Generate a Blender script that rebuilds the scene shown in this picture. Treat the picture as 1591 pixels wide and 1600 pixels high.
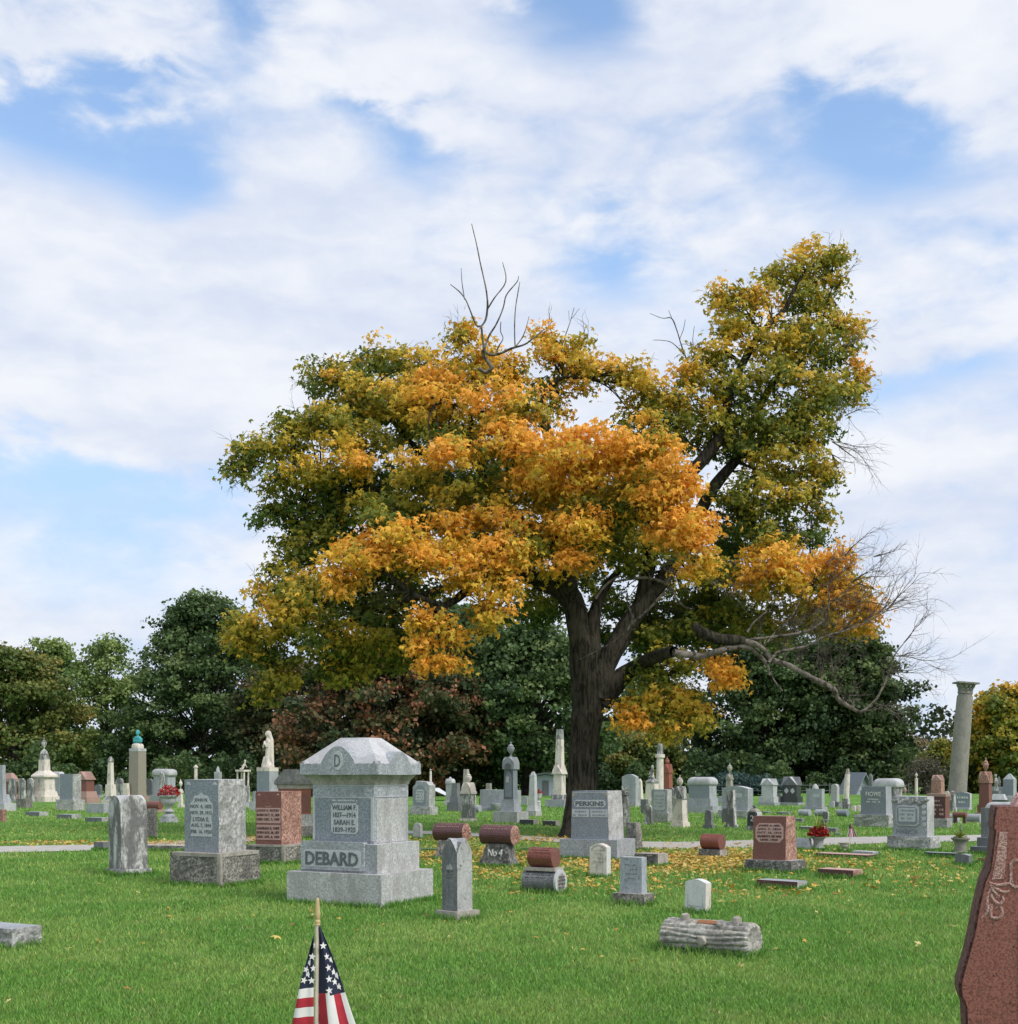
import bpy, bmesh, math, random
import numpy as np
from mathutils import Vector, Matrix, noise

random.seed(7); RNG = np.random.default_rng(7)
scene = bpy.context.scene
for o in list(bpy.data.objects): bpy.data.objects.remove(o)
COL = scene.collection
R = math.radians

# ---------------------------------------------------------------- camera
FPX, CX, H0, CH = 2000.0, 795.5, 1205.0, 1.6      # focal length, centre, horizon of the photo (px), eye height (m)
cam_d = bpy.data.cameras.new('camera'); cam = bpy.data.objects.new('camera', cam_d); COL.objects.link(cam)
cam.location = (0, 0, CH); cam.rotation_euler = (R(90), 0, 0)
cam_d.sensor_width = 36; cam_d.lens = FPX / 1600 * 36
cam_d.shift_y = (H0 - 800) / 1600; cam_d.clip_end = 3000; cam_d.clip_start = 0.05
scene.camera = cam

# ---------------------------------------------------------------- light
SUN_AZ, SUN_EL = 128, 46
wd = bpy.data.worlds.new("World"); scene.world = wd; wd.use_nodes = True
nt = wd.node_tree; nt.nodes.clear()
def N(nt, t, **k):
    n = nt.nodes.new(t)
    for a, v in k.items():
        if a.startswith('i_'):
            key = a[2:]; n.inputs[int(key) if key.isdigit() else key].default_value = v
        else: setattr(n, a, v)
    return n
def L(nt, a, ao, b, bi): nt.links.new(a.outputs[ao], b.inputs[bi])
def math_n(nt, op, a=None, b=None, clamp=False):
    n = N(nt, 'ShaderNodeMath', operation=op, use_clamp=clamp)
    for i, v in ((0, a), (1, b)):
        if v is None: continue
        if isinstance(v, (int, float)): n.inputs[i].default_value = v
        else: nt.links.new(v, n.inputs[i])
    return n.outputs[0]
def mixc(nt, fac, a, b, mode='MIX'):
    n = N(nt, 'ShaderNodeMix', data_type='RGBA', blend_type=mode)
    for i, v in ((0, fac), (6, a), (7, b)):
        if isinstance(v, (int, float)): n.inputs[i].default_value = v
        elif isinstance(v, tuple): n.inputs[i].default_value = v + (1,) if len(v) == 3 else v
        else: nt.links.new(v, n.inputs[i])
    return n.outputs[2]
def maprange(nt, v, a, b, c=0.0, d=1.0, smooth=True):
    n = N(nt, 'ShaderNodeMapRange', interpolation_type='SMOOTHSTEP' if smooth else 'LINEAR')
    nt.links.new(v, n.inputs[0])
    for i, x in zip((1, 2, 3, 4), (a, b, c, d)): n.inputs[i].default_value = x
    return n.outputs[0]
sky = N(nt, 'ShaderNodeTexSky', sky_type='NISHITA', sun_disc=False, sun_elevation=R(SUN_EL), sun_rotation=R(SUN_AZ), air_density=1.0, dust_density=0.6, ozone_density=1.6)
tc = N(nt, 'ShaderNodeTexCoord'); sep = N(nt, 'ShaderNodeSeparateXYZ'); L(nt, tc, 'Generated', sep, 0)
x, y, z = sep.outputs
az = math_n(nt, 'ARCTAN2', x, y); el = math_n(nt, 'ARCSINE', z)
zz = math_n(nt, 'ADD', math_n(nt, 'MAXIMUM', z, 0.0), 0.22)
cmb = N(nt, 'ShaderNodeCombineXYZ')
nt.links.new(az, cmb.inputs[0]); nt.links.new(math_n(nt, 'MULTIPLY', el, 1.5), cmb.inputs[1])
def wnoise(scale, detail, rough, dist, off, sc=(1, 1, 1), rot=0):
    mp = N(nt, 'ShaderNodeMapping'); mp.inputs['Location'].default_value = off; mp.inputs['Scale'].default_value = sc
    mp.inputs['Rotation'].default_value = (0, 0, rot); L(nt, cmb, 0, mp, 0)
    n = N(nt, 'ShaderNodeTexNoise'); n.inputs['Scale'].default_value = scale; n.inputs['Detail'].default_value = detail
    n.inputs['Roughness'].default_value = rough; n.inputs['Distortion'].default_value = dist
    L(nt, mp, 0, n, 'Vector'); return n.outputs['Fac']
nb = wnoise(7.0, 6, 0.5, 0.15, (3.1, 1.7, 0), (0.75, 1.15, 1), -0.45)
ns = wnoise(24, 7, 0.55, 0.25, (7.3, 2.2, 0), (0.85, 1.1, 1), -0.3)
nl = wnoise(6.5, 5, 0.5, 0.2, (9.3, 4.2, 0), (0.55, 1.5, 1), -0.25)
cov = math_n(nt, 'ADD', math_n(nt, 'MULTIPLY', math_n(nt, 'SUBTRACT', nb, 0.5), 1.6), math_n(nt, 'MULTIPLY', math_n(nt, 'SUBTRACT', ns, 0.5), 1.2))
cov = math_n(nt, 'ADD', cov, 0.66)
azw = math_n(nt, 'ADD', az, math_n(nt, 'MULTIPLY', math_n(nt, 'SUBTRACT', nl, 0.5), 0.16)); elw = math_n(nt, 'ADD', el, math_n(nt, 'ADD', math_n(nt, 'MULTIPLY', math_n(nt, 'SUBTRACT', nb, 0.5), 0.10), math_n(nt, 'MULTIPLY', math_n(nt, 'SUBTRACT', ns, 0.5), 0.05)))
# openings in the cloud deck (sky directions): azimuth, elevation, half sizes, amount
def blob(px, py, rx, ry, amt):
    a0 = math.atan2(px - CX, FPX); e0 = math.atan2((H0 - py), math.hypot(FPX, px - CX))
    u = math_n(nt, 'DIVIDE', math_n(nt, 'SUBTRACT', azw, a0), rx / FPX)
    v = math_n(nt, 'DIVIDE', math_n(nt, 'SUBTRACT', elw, e0), ry / FPX)
    q = math_n(nt, 'ADD', math_n(nt, 'MULTIPLY', u, u), math_n(nt, 'MULTIPLY', v, v))
    g = math_n(nt, 'EXPONENT', math_n(nt, 'MULTIPLY', q, -1.0))
    return math_n(nt, 'MULTIPLY', g, amt)
for b in ((60, 190, 150, 75, -.95), (250, 150, 110, 50, -.8), (250, 270, 95, 55, -.85), (395, 60, 60, 70, -.55), (880, 20, 90, 50, -.95), (760, 10, 60, 30, -.5),
          (1330, 205, 150, 60, -.95), (1420, 270, 90, 40, -.6), (960, 420, 110, 50, -.75), (640, 260, 70, 60, -.75), (600, 200, 60, 30, -.4), (930, 340, 60, 30, -.3), (20, 740, 170, 70, -.75),
          (160, 880, 200, 70, -.5), (20, 485, 60, 25, -.45), (1440, 560, 90, 40, -.5), (1370, 620, 60, 40, -.4), (330, 790, 120, 40, -.35),
          (1500, 520, 130, 70, -.3), (1260, 330, 170, 60, -.2),
          (250, 440, 330, 110, .6), (200, 620, 330, 70, .5), (640, 130, 130, 110, .35), (1150, 110, 150, 60, .35), (1480, 80, 150, 90, .5), (1480, 750, 150, 50, .4), (480, 330, 160, 70, .3),
          (60, 60, 160, 50, .4), (600, 420, 160, 80, .25)):
    cov = math_n(nt, 'ADD', cov, blob(*b))
mask = maprange(nt, cov, -0.28, 0.82)
mask = maprange(nt, mask, 0.0, 1.0, 0.03, 0.97, False)
shade = math_n(nt, 'ADD', math_n(nt, 'MULTIPLY', nl, 0.65), math_n(nt, 'MULTIPLY', ns, 0.35))
shade = maprange(nt, shade, 0.34, 0.64)
cloud = mixc(nt, shade, (4.55, 5.0, 6.0), (6.0, 6.15, 6.5))
hz = maprange(nt, el, 0.0, 0.55, 0.97, 0.12)
skyc = mixc(nt, 1.0, sky.outputs[0], (1.50, 1.62, 1.66), 'MULTIPLY')
skyc = mixc(nt, hz, skyc, (3.1, 4.25, 6.1))
col = mixc(nt, mask, skyc, cloud)
bg = N(nt, 'ShaderNodeBackground'); bg.inputs[1].default_value = 0.1; nt.links.new(col, bg.inputs[0])
out = N(nt, 'ShaderNodeOutputWorld'); L(nt, bg, 0, out, 0)
sd = bpy.data.lights.new('sun', 'SUN'); sd.energy = 1.8; sd.angle = R(25); sd.color = (1.0, 0.95, 0.88)
sun = bpy.data.objects.new('sun', sd); COL.objects.link(sun)
sv = Vector((math.sin(R(SUN_AZ)) * math.cos(R(SUN_EL)), math.cos(R(SUN_AZ)) * math.cos(R(SUN_EL)), math.sin(R(SUN_EL))))
sun.rotation_euler = (-sv).to_track_quat('-Z', 'Y').to_euler(); sun.location = (0, 0, 30)
vs = scene.view_settings; vs.view_transform = 'Standard'; vs.look = 'None'; vs.exposure = 0.6; vs.gamma = 1.0

# ---------------------------------------------------------------- helpers: objects
def tag(o, label=None, cat=None, group=None, kind=None):
    if label: o['label'] = label
    if cat: o['category'] = cat
    if group: o['group'] = group
    if kind: o['kind'] = kind
    return o
def thing(name, label, cat, loc=(0, 0, 0), rz=0, group=None):
    o = bpy.data.objects.new(name, None); COL.objects.link(o); o.empty_display_size = .2
    o.location = loc; o.rotation_euler = (0, 0, rz)
    return tag(o, label, cat, group)
def link(name, me, mats, parent=None, label=None):
    o = bpy.data.objects.new(name, me); COL.objects.link(o)
    for m in (mats if isinstance(mats, (list, tuple)) else [mats]): me.materials.append(m)
    if parent is not None: o.parent = parent
    if label: o['label'] = label
    return o
def bmobj(name, bm, mats, parent=None, smooth=False, label=None):
    bmesh.ops.recalc_face_normals(bm, faces=bm.faces)
    me = bpy.data.meshes.new(name); bm.to_mesh(me); bm.free()
    if smooth: me.shade_smooth(); me.set_sharp_from_angle(angle=R(42))
    return link(name, me, mats, parent, label)
def npmesh(name, V, F, mats, parent=None, col=None, smooth=False, mi=None):
    """V (n,3), F (m,k) all with k corners"""
    V = np.asarray(V, np.float32); F = np.asarray(F, np.int32)
    me = bpy.data.meshes.new(name); m, k = F.shape
    me.vertices.add(len(V)); me.vertices.foreach_set('co', V.ravel())
    me.loops.add(m * k); me.loops.foreach_set('vertex_index', F.ravel())
    me.polygons.add(m); me.polygons.foreach_set('loop_start', np.arange(m, dtype=np.int32) * k)
    me.polygons.foreach_set('loop_total', np.full(m, k, np.int32))
    if mi is not None: me.polygons.foreach_set('material_index', np.asarray(mi, np.int32))
    me.update(calc_edges=True)
    if smooth: me.shade_smooth()
    if col is not None:
        a = me.color_attributes.new('Col', 'FLOAT_COLOR', 'POINT')
        c = np.ones((len(V), 4), np.float32); c[:, :3] = col; a.data.foreach_set('color', c.ravel())
    return link(name, me, mats, parent)
def ground(px, py):
    Y = FPX * CH / (py - H0); return Vector(((px - CX) / FPX * Y, Y, 0))
def at(px, py, Y): return Vector(((px - CX) / FPX * Y, Y, CH + (H0 - py) / FPX * Y))

# ---------------------------------------------------------------- helpers: materials
def new_mat(name):
    m = bpy.data.materials.new(name); m.use_nodes = True; nt = m.node_tree
    return m, nt, nt.nodes['Principled BSDF']
def pos(nt, scale=(1, 1, 1)):
    g = N(nt, 'ShaderNodeNewGeometry'); mp = N(nt, 'ShaderNodeMapping'); mp.inputs['Scale'].default_value = scale
    L(nt, g, 'Position', mp, 0); return mp.outputs[0]
def tnoise(nt, vec, scale, detail=4, rough=0.6, dist=0.0):
    n = N(nt, 'ShaderNodeTexNoise'); nt.links.new(vec, n.inputs['Vector'])
    n.inputs['Scale'].default_value = scale; n.inputs['Detail'].default_value = detail
    n.inputs['Roughness'].default_value = rough; n.inputs['Distortion'].default_value = dist
    return n.outputs['Fac']
def bump(nt, bs, h, strength, dist=0.02):
    b = N(nt, 'ShaderNodeBump'); b.inputs['Strength'].default_value = strength; b.inputs['Distance'].default_value = dist
    nt.links.new(h, b.inputs['Height']); L(nt, b, 0, bs, 'Normal')
def stone(name, c1, c2, grain=60, stain=None, stain_amt=0.4, streak=2.0, rough=0.6, bmp=0.15, bscale=30, spot=None, spec=0.4, lo=.42, hi=.62):
    """speckled stone: two grain colours, broad weather stains (streaked downward), optional lichen spots"""
    m, nt, bs = new_mat(name); p = pos(nt)
    g = tnoise(nt, p, grain, 3, 0.75)
    c = mixc(nt, maprange(nt, g, .36, .64), c1, c2)
    blot = tnoise(nt, p, 3.5, 5, 0.65)
    c = mixc(nt, maprange(nt, blot, .3, .7, .0, .22, False), c, tuple(v * .72 for v in c1))
    if stain:
        ps = pos(nt, (streak, streak, 0.8)); s = tnoise(nt, ps, 2.6, 7, 0.7, .4)
        c = mixc(nt, maprange(nt, s, lo, hi, 0, stain_amt), c, stain)
    if spot:
        s = tnoise(nt, p, 16, 6, 0.75); c = mixc(nt, maprange(nt, s, .56, .64, 0, .85), c, spot)
    nt.links.new(c, bs.inputs['Base Color']); bs.inputs['Roughness'].default_value = rough
    bs.inputs['Specular IOR Level'].default_value = spec
    bump(nt, bs, tnoise(nt, p, bscale, 6, 0.7), bmp, 0.02)
    return m
def plain(name, c, rough=0.6, c2=None, scale=20, metal=0, bmp=0.1):
    m, nt, bs = new_mat(name); p = pos(nt)
    if c2 is None: c2 = tuple(v * .75 for v in c)
    n = tnoise(nt, p, scale, 4, .65)
    nt.links.new(mixc(nt, maprange(nt, n, .35, .65), c, c2), bs.inputs['Base Color'])
    bs.inputs['Roughness'].default_value = rough; bs.inputs['Metallic'].default_value = metal
    bump(nt, bs, n, bmp, .01); return m
def leafmat(name, trans=0.3, rough=.55):
    m, nt, bs = new_mat(name)
    a = N(nt, 'ShaderNodeVertexColor', layer_name='Col')
    L(nt, a, 0, bs, 'Base Color'); bs.inputs['Roughness'].default_value = rough; bs.inputs['Specular IOR Level'].default_value = .3
    t = N(nt, 'ShaderNodeBsdfTranslucent'); L(nt, a, 0, t, 0)
    mx = N(nt, 'ShaderNodeMixShader'); mx.inputs[0].default_value = trans
    L(nt, bs, 0, mx, 1); L(nt, t, 0, mx, 2); L(nt, mx, 0, nt.nodes['Material Output'], 0)
    return m
M = {}
dk = (.07, .07, .07)
M['gray'] = stone('gray_granite', (.24, .26, .285), (.52, .54, .565), 42, (.2, .21, .22), .45, rough=.6)
M['pale'] = stone('pale_granite', (.33, .335, .34), (.62, .615, .60), 42, (.26, .25, .235), .55, rough=.75)
M['cap'] = stone('weathered_cap_granite', (.44, .45, .47), (.62, .62, .62), 45, (.28, .28, .29), .55, 1, rough=.8)
M['steel'] = stone('steeled_gray_granite', (.16, .19, .22), (.34, .37, .41), 48, (.18, .2, .23), .25, rough=.45)
M['frost'] = stone('frosted_granite', (.44, .46, .48), (.60, .61, .62), 60, rough=.8)
M['rockgray'] = stone('rock_pitched_granite', (.26, .26, .26), (.60, .60, .57), 24, (.16, .16, .15), .5, 1.2, rough=.85, bmp=.8, bscale=12)
M['rockbrown'] = stone('rock_pitched_limestone', (.10, .095, .085), (.46, .43, .385), 30, (.07, .07, .065), .6, 1.5, rough=.9, bmp=1.0, bscale=16)
M['lime'] = stone('weathered_limestone', (.34, .31, .27), (.50, .46, .41), 40, (.16, .15, .13), .6, 2, rough=.9)
M['dark'] = stone('dark_gray_granite', (.085, .09, .10), (.20, .21, .23), 70, rough=.35, stain=(.3, .3, .3), stain_amt=.2)
M['black'] = stone('black_granite', (.025, .027, .032), (.07, .075, .085), 90, rough=.2, spec=.6)
M['red'] = stone('polished_red_granite', (.17, .055, .042), (.30, .105, .08), 60, (.16, .05, .04), .3, rough=.3, spot=None)
M['maroon'] = stone('polished_maroon_granite', (.07, .03, .034), (.19, .085, .085), 60, (.07, .04, .04), .4, rough=.28)
M['pink'] = stone('pink_granite', (.30, .175, .15), (.50, .33, .28), 50, (.3, .2, .17), .3, rough=.6)
M['rockpink'] = stone('rock_pitched_pink_granite', (.22, .10, .075), (.58, .36, .29), 24, (.2, .09, .07), .4, 1.2, rough=.8, bmp=.9, bscale=14)
M['rose'] = stone('steeled_rose_granite', (.15, .058, .047), (.25, .105, .085), 55, rough=.5)
M['marble'] = stone('white_marble', (.62, .555, .49), (.78, .71, .64), 25, (.16, .15, .13), .65, 2.5, rough=.7, lo=.5, hi=.66)
M['oldmarble'] = stone('lichened_marble', (.42, .42, .41), (.72, .71, .68), 20, (.09, .09, .09), .85, 2.4, rough=.8, lo=.38, hi=.54)
M['spotmarble'] = stone('spotted_marble', (.34, .38, .44), (.48, .51, .55), 30, (.22, .23, .25), .5, 2, rough=.8, spot=(.16, .17, .19))
M['whitespot'] = stone('white_spotted_marble', (.62, .63, .63), (.74, .74, .72), 40, (.4, .4, .38), .3, 2, rough=.8, spot=(.42, .43, .43))
M['darklichen'] = stone('dark_lichened_stone', (.10, .10, .10), (.30, .29, .27), 22, (.04, .04, .04), .7, 2, rough=.9, bmp=.6, spot=(.5, .48, .43))
M['pillar'] = stone('weathered_gray_stone', (.16, .165, .175), (.26, .265, .275), 40, (.09, .09, .1), .5, 3, rough=.85)
M['pillarside'] = stone('spotted_gray_stone', (.38, .38, .38), (.52, .52, .51), 40, (.2, .2, .2), .4, 2, rough=.85, spot=(.13, .13, .13))
M['browngray'] = stone('brown_gray_granite', (.25, .22, .18), (.36, .32, .27), 50, rough=.35)
M['column'] = stone('banded_column_stone', (.23, .21, .19), (.33, .305, .275), 30, (.17, .16, .145), .6, 1.4, rough=.85, bmp=.08)
M['roofslab'] = stone('mossy_gray_stone', (.15, .16, .14), (.27, .27, .25), 14, (.08, .09, .07), .6, 1, rough=.9)
M['brick'] = stone('oxblood_stone', (.24, .075, .05), (.33, .12, .085), 40, rough=.6)
M['bronze'] = plain('verdigris_bronze', (.07, .42, .46), .6, (.05, .30, .34))
M['letterdark'] = plain('darkened_lettering', (.13, .145, .16), .8)
M['letterred'] = plain('dark_red_lettering', (.10, .035, .03), .8)
M['letterpale'] = plain('pale_lettering', (.72, .72, .70), .8)
M['frostpink'] = stone('frosted_pink_granite', (.46, .27, .24), (.60, .42, .38), 80, rough=.85)
M['wood'] = plain('turned_wood', (.58, .44, .22), .45)
M['pole'] = plain('pale_dowel', (.68, .60, .50), .5, (.58, .50, .40))
M['cred'] = plain('red_cloth', (.45, .02, .04), .75); M['cwhite'] = plain('white_cloth', (.75, .73, .72), .75, (.70, .68, .68)); M['cblue'] = plain('navy_cloth', (.012, .018, .05), .75)
M['tent'] = plain('white_canvas', (.72, .74, .78), .6); M['wallblue'] = plain('pale_blue_siding', (.42, .47, .54), .7); M['roofgray'] = plain('gray_shingle', (.22, .25, .29), .8)
M['terra'] = plain('terracotta', (.34, .07, .04), .7); M['stem'] = plain('plant_stem', (.06, .09, .02), .8)
M['concrete'] = stone('concrete', (.40, .38, .35), (.54, .52, .49), 30, (.28, .27, .25), .4, 1, rough=.9)
M['leaf'] = leafmat('tree_leaf', .36); M['farleaf'] = leafmat('far_leaf', .3); M['petal'] = leafmat('petal', .2); M['litter'] = leafmat('fallen_leaf', .15)
# bark with long vertical ridges
def barkmat(name, a, b, sc=16, bs_=1.0, moss=None, zs=.16):
    m, nt, bs = new_mat(name); p = pos(nt, (1, 1, zs)); n = tnoise(nt, p, sc, 6, .65, .5)
    c = mixc(nt, maprange(nt, n, .38, .6), a, b)
    c = mixc(nt, maprange(nt, tnoise(nt, pos(nt), 2.2, 3, .6), .5, .7, 0, .5), c, tuple(v * 1.5 for v in b))
    nt.links.new(c, bs.inputs['Base Color']); bs.inputs['Roughness'].default_value = .95
    bs.inputs['Specular IOR Level'].default_value = .15
    bump(nt, bs, n, bs_, .06); return m
M['bark'] = barkmat('maple_bark', (.014, .0130, .011), (.066, .059, .044), 15, 1.2)
M['deadwood'] = barkmat('bleached_deadwood', (.038, .033, .029), (.19, .165, .14), 9, .5, zs=1)
M['farbark'] = barkmat('far_bark', (.03, .025, .02), (.08, .07, .055), 6, .6)
# ---------------------------------------------------------------- ground, drive, grass, fallen leaves
def patchtint(nt, base, vec):
    n1 = tnoise(nt, vec, .55, 5, .6, .3); n2 = tnoise(nt, vec, 3.2, 5, .65)
    c = mixc(nt, maprange(nt, n1, .42, .62, 0, .85), base, (.25, .43, .10))
    c = mixc(nt, maprange(nt, n2, .50, .72, 0, .40), c, (.31, .37, .15))
    n3 = tnoise(nt, vec, 1.1, 4, .6); return mixc(nt, maprange(nt, n3, .55, .75, 0, .55), c, (.085, .21, .035))
m, nt, bs = new_mat('lawn_soil'); p = pos(nt)
c = patchtint(nt, (.115, .26, .046), p)
fine = tnoise(nt, pos(nt, (1, .35, 1)), 45, 5, .8)
c = mixc(nt, maprange(nt, fine, .35, .7), mixc(nt, 1.0, c, (.55, .6, .5), 'MULTIPLY'), mixc(nt, 1.0, c, (1.3, 1.25, 1.4), 'MULTIPLY'))
nt.links.new(c, bs.inputs['Base Color']); bs.inputs['Roughness'].default_value = .95; bs.inputs['Specular IOR Level'].default_value = .1
bump(nt, bs, fine, .8, .05); M['lawn'] = m
m, nt, bs = new_mat('grass_blade'); a = N(nt, 'ShaderNodeVertexColor', layer_name='Col')
c = patchtint(nt, (.158, .370, .066), pos(nt)); c = mixc(nt, 1.0, c, a.outputs[0], 'MULTIPLY')
nt.links.new(c, bs.inputs['Base Color']); bs.inputs['Roughness'].default_value = .5; bs.inputs['Specular IOR Level'].default_value = .3
t = N(nt, 'ShaderNodeBsdfTranslucent'); nt.links.new(c, t.inputs[0]); mx = N(nt, 'ShaderNodeMixShader'); mx.inputs[0].default_value = .3
L(nt, bs, 0, mx, 1); L(nt, t, 0, mx, 2); L(nt, mx, 0, nt.nodes['Material Output'], 0); M['blade'] = m

bm = bmesh.new()
vs_ = [bm.verts.new(v) for v in ((-1500, -60, 0), (1500, -60, 0), (1500, 2500, 0), (-1500, 2500, 0))]; bm.faces.new(vs_)
tag(bmobj('lawn', bm, M['lawn']), kind='structure')
# concrete drive: centre line in photo px (x, y) and half width px -> ground
drive = [(-700, 1334, 6), (-300, 1331, 5.5), (0, 1328, 5), (150, 1325, 4.5), (300, 1318, 4), (450, 1308, 3), (600, 1300, 2.2), (700, 1302, 2.2), (870, 1313, 3.5), (960, 1320, 5),
         (1060, 1322, 6), (1180, 1319, 6), (1300, 1315, 6), (1420, 1312, 5), (1600, 1309, 5), (2000, 1306, 5), (2600, 1300, 5)]
DR = []
for k in range(len(drive) - 1):
    for j in range(8):
        t_ = j / 8; a_, b_ = drive[k], drive[k + 1]; DR.append(tuple(a_[i] + (b_[i] - a_[i]) * t_ for i in range(3)))
V = []; F = []
for i, (px, py, hw) in enumerate(DR):
    g0, g1 = ground(px, py + hw), ground(px, py - hw)
    V += [(g0.x, g0.y, .012), (g1.x, g1.y, .012)]
    if i: F.append((2 * i - 2, 2 * i, 2 * i + 1, 2 * i - 1))
tag(npmesh('drive', V, F, M['concrete']), kind='structure')
def drive_y(px): 
    for i in range(len(drive) - 1):
        a_, b_ = drive[i], drive[i + 1]
        if a_[0] <= px <= b_[0]:
            t_ = (px - a_[0]) / (b_[0] - a_[0]); return a_[1] + (b_[1] - a_[1]) * t_, a_[2] + (b_[2] - a_[2]) * t_
    return 1310, 5
# grass blades
def blades(n, y0, y1, seed):
    r = np.random.default_rng(seed)
    u = r.random(n); Y = 1 / (1 / y0 + u * (1 / y1 - 1 / y0))          # denser close by
    X = (r.random(n) * 2 - 1) * (.52 * Y + 1.2)
    # leave out the concrete drive
    py = H0 + FPX * CH / Y; px = CX + X / Y * FPX
    dy = np.array([drive_y(a)[0] for a in np.clip(px[::1], -690, 2590)]) if y1 > 20 else np.zeros(n)
    keep = np.abs(py - dy) > 5.0 if y1 > 20 else np.ones(n, bool)
    X, Y = X[keep], Y[keep]; n = len(X)
    h = (.022 + .028 * r.random(n)) * (.8 + .02 * Y); w = (.0028 + .0022 * r.random(n)) * np.maximum(1, Y / 9)
    ang = r.random(n) * 6.283; lean = .5 + 1.0 * r.random(n); ca, sa = np.cos(ang), np.sin(ang)
    la = r.random(n) * 6.283; lx, ly = np.cos(la) * h * lean * .5, np.sin(la) * h * lean * .5
    V = np.zeros((n, 4, 3), np.float32)
    V[:, 0] = np.stack([X - ca * w, Y - sa * w, np.zeros(n)], 1); V[:, 1] = np.stack([X + ca * w, Y + sa * w, np.zeros(n)], 1)
    V[:, 2] = np.stack([X + ca * w * .5 + lx * .5, Y + sa * w * .5 + ly * .5, h * .65], 1); V[:, 3] = np.stack([X + lx, Y + ly, h], 1)
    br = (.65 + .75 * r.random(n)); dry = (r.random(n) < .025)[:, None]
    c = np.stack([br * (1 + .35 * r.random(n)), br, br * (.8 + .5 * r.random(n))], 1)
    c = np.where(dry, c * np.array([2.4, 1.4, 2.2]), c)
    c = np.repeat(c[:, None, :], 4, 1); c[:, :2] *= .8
    return V.reshape(-1, 3), c.reshape(-1, 3), n
# leaf meshes
MAPLE = np.array([[0, 0, 0], [.24, .42, .03], [0, 1, -.12], [-.24, .42, .03],
                  [0, 0, 0], [.42, .02, -.04], [.78, .52, -.2], [.16, .42, .02],
                  [0, 0, 0], [-.16, .42, .02], [-.78, .52, -.2], [-.42, .02, -.04]])
DIAM = np.array([[0, 0, 0], [.42, .5, .05], [0, 1, -.1], [-.42, .5, .05]])
def leafmesh(name, C, S, colr, mat, parent, tmpl, up=.6, rng=RNG, droop=0.0, bias=None):
    n = len(C); nrm = rng.normal(size=(n, 3)); nrm[:, 2] += up * 2
    if bias is not None: nrm += bias
    nrm /= np.linalg.norm(nrm, axis=1)[:, None]
    d = rng.normal(size=(n, 3)); d[:, 2] -= droop; a = np.cross(d, nrm); a /= np.linalg.norm(a, axis=1)[:, None] + 1e-9
    b = np.cross(nrm, a)
    k = len(tmpl); T = tmpl[None, :, :]; S_ = S[:, None, None]
    V = C[:, None, :] + S_ * (T[:, :, 0:1] * a[:, None, :] + (T[:, :, 1:2] - .5) * b[:, None, :] + T[:, :, 2:3] * nrm[:, None, :])
    F = (np.arange(n)[:, None, None] * k + np.arange(k).reshape(1, -1, 4)).reshape(-1, 4)
    return npmesh(name, V.reshape(-1, 3), F, mat, parent, np.repeat(colr, k, 0))
def palette(t, stops, cols):
    t = np.clip(t, 0, 1); c = np.array(cols); return np.stack([np.interp(t, stops, c[:, i]) for i in range(3)], 1)

# fallen leaves: (px, py, rx, ry, count)
pts = []
for (px, py, rx, ry, n) in ((1060, 1345, 170, 16, 3000), (1010, 1350, 130, 14, 1500), (780, 1340, 140, 14, 1600), (690, 1335, 70, 12, 900), (700, 1312, 80, 5, 350), (880, 1312, 120, 6, 500),
                            (1130, 1340, 90, 12, 800), (1260, 1345, 80, 14, 380), (1400, 1352, 90, 12, 180), (930, 1380, 160, 15, 300), (1180, 1390, 160, 16, 200), (1440, 1375, 90, 20, 160),
                            (100, 1318, 140, 3, 500), (260, 1318, 90, 4, 330), (60, 1300, 140, 12, 120), (400, 1312, 70, 6, 250), (760, 1365, 60, 8, 200), (900, 1290, 300, 15, 120), (800, 1430, 700, 60, 60), (1250, 1270, 250, 15, 60)):
    for _ in range(int(n * 1.15)):
        x_, y_ = random.gauss(px, rx * .6), random.gauss(py, ry * .6)
        if y_ > 1262: pts.append(ground(x_, y_))
pts += [ground(*q) for q in ((200, 1550), (265, 1424), (12, 1572), (1110, 1372), (1325, 1460), (490, 1432), (1195, 1305), (940, 1500), (1300, 1400))]
P_ = np.array([tuple(v) for v in pts]); P_[:, 2] = .022 + .022 * RNG.random(len(P_))
t_ = RNG.random(len(P_)); P_c = palette(t_, [0, .4, .75, 1], [(.66, .55, .24), (.66, .46, .10), (.58, .32, .05), (.28, .15, .06)])
tag(leafmesh('fallen_leaves', P_, .030 + .05 * RNG.random(len(P_)) ** 1.5, P_c, M['litter'], None, MAPLE, up=1.3), 'yellow and orange maple leaves scattered on the grass', 'leaves', kind='stuff')

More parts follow.
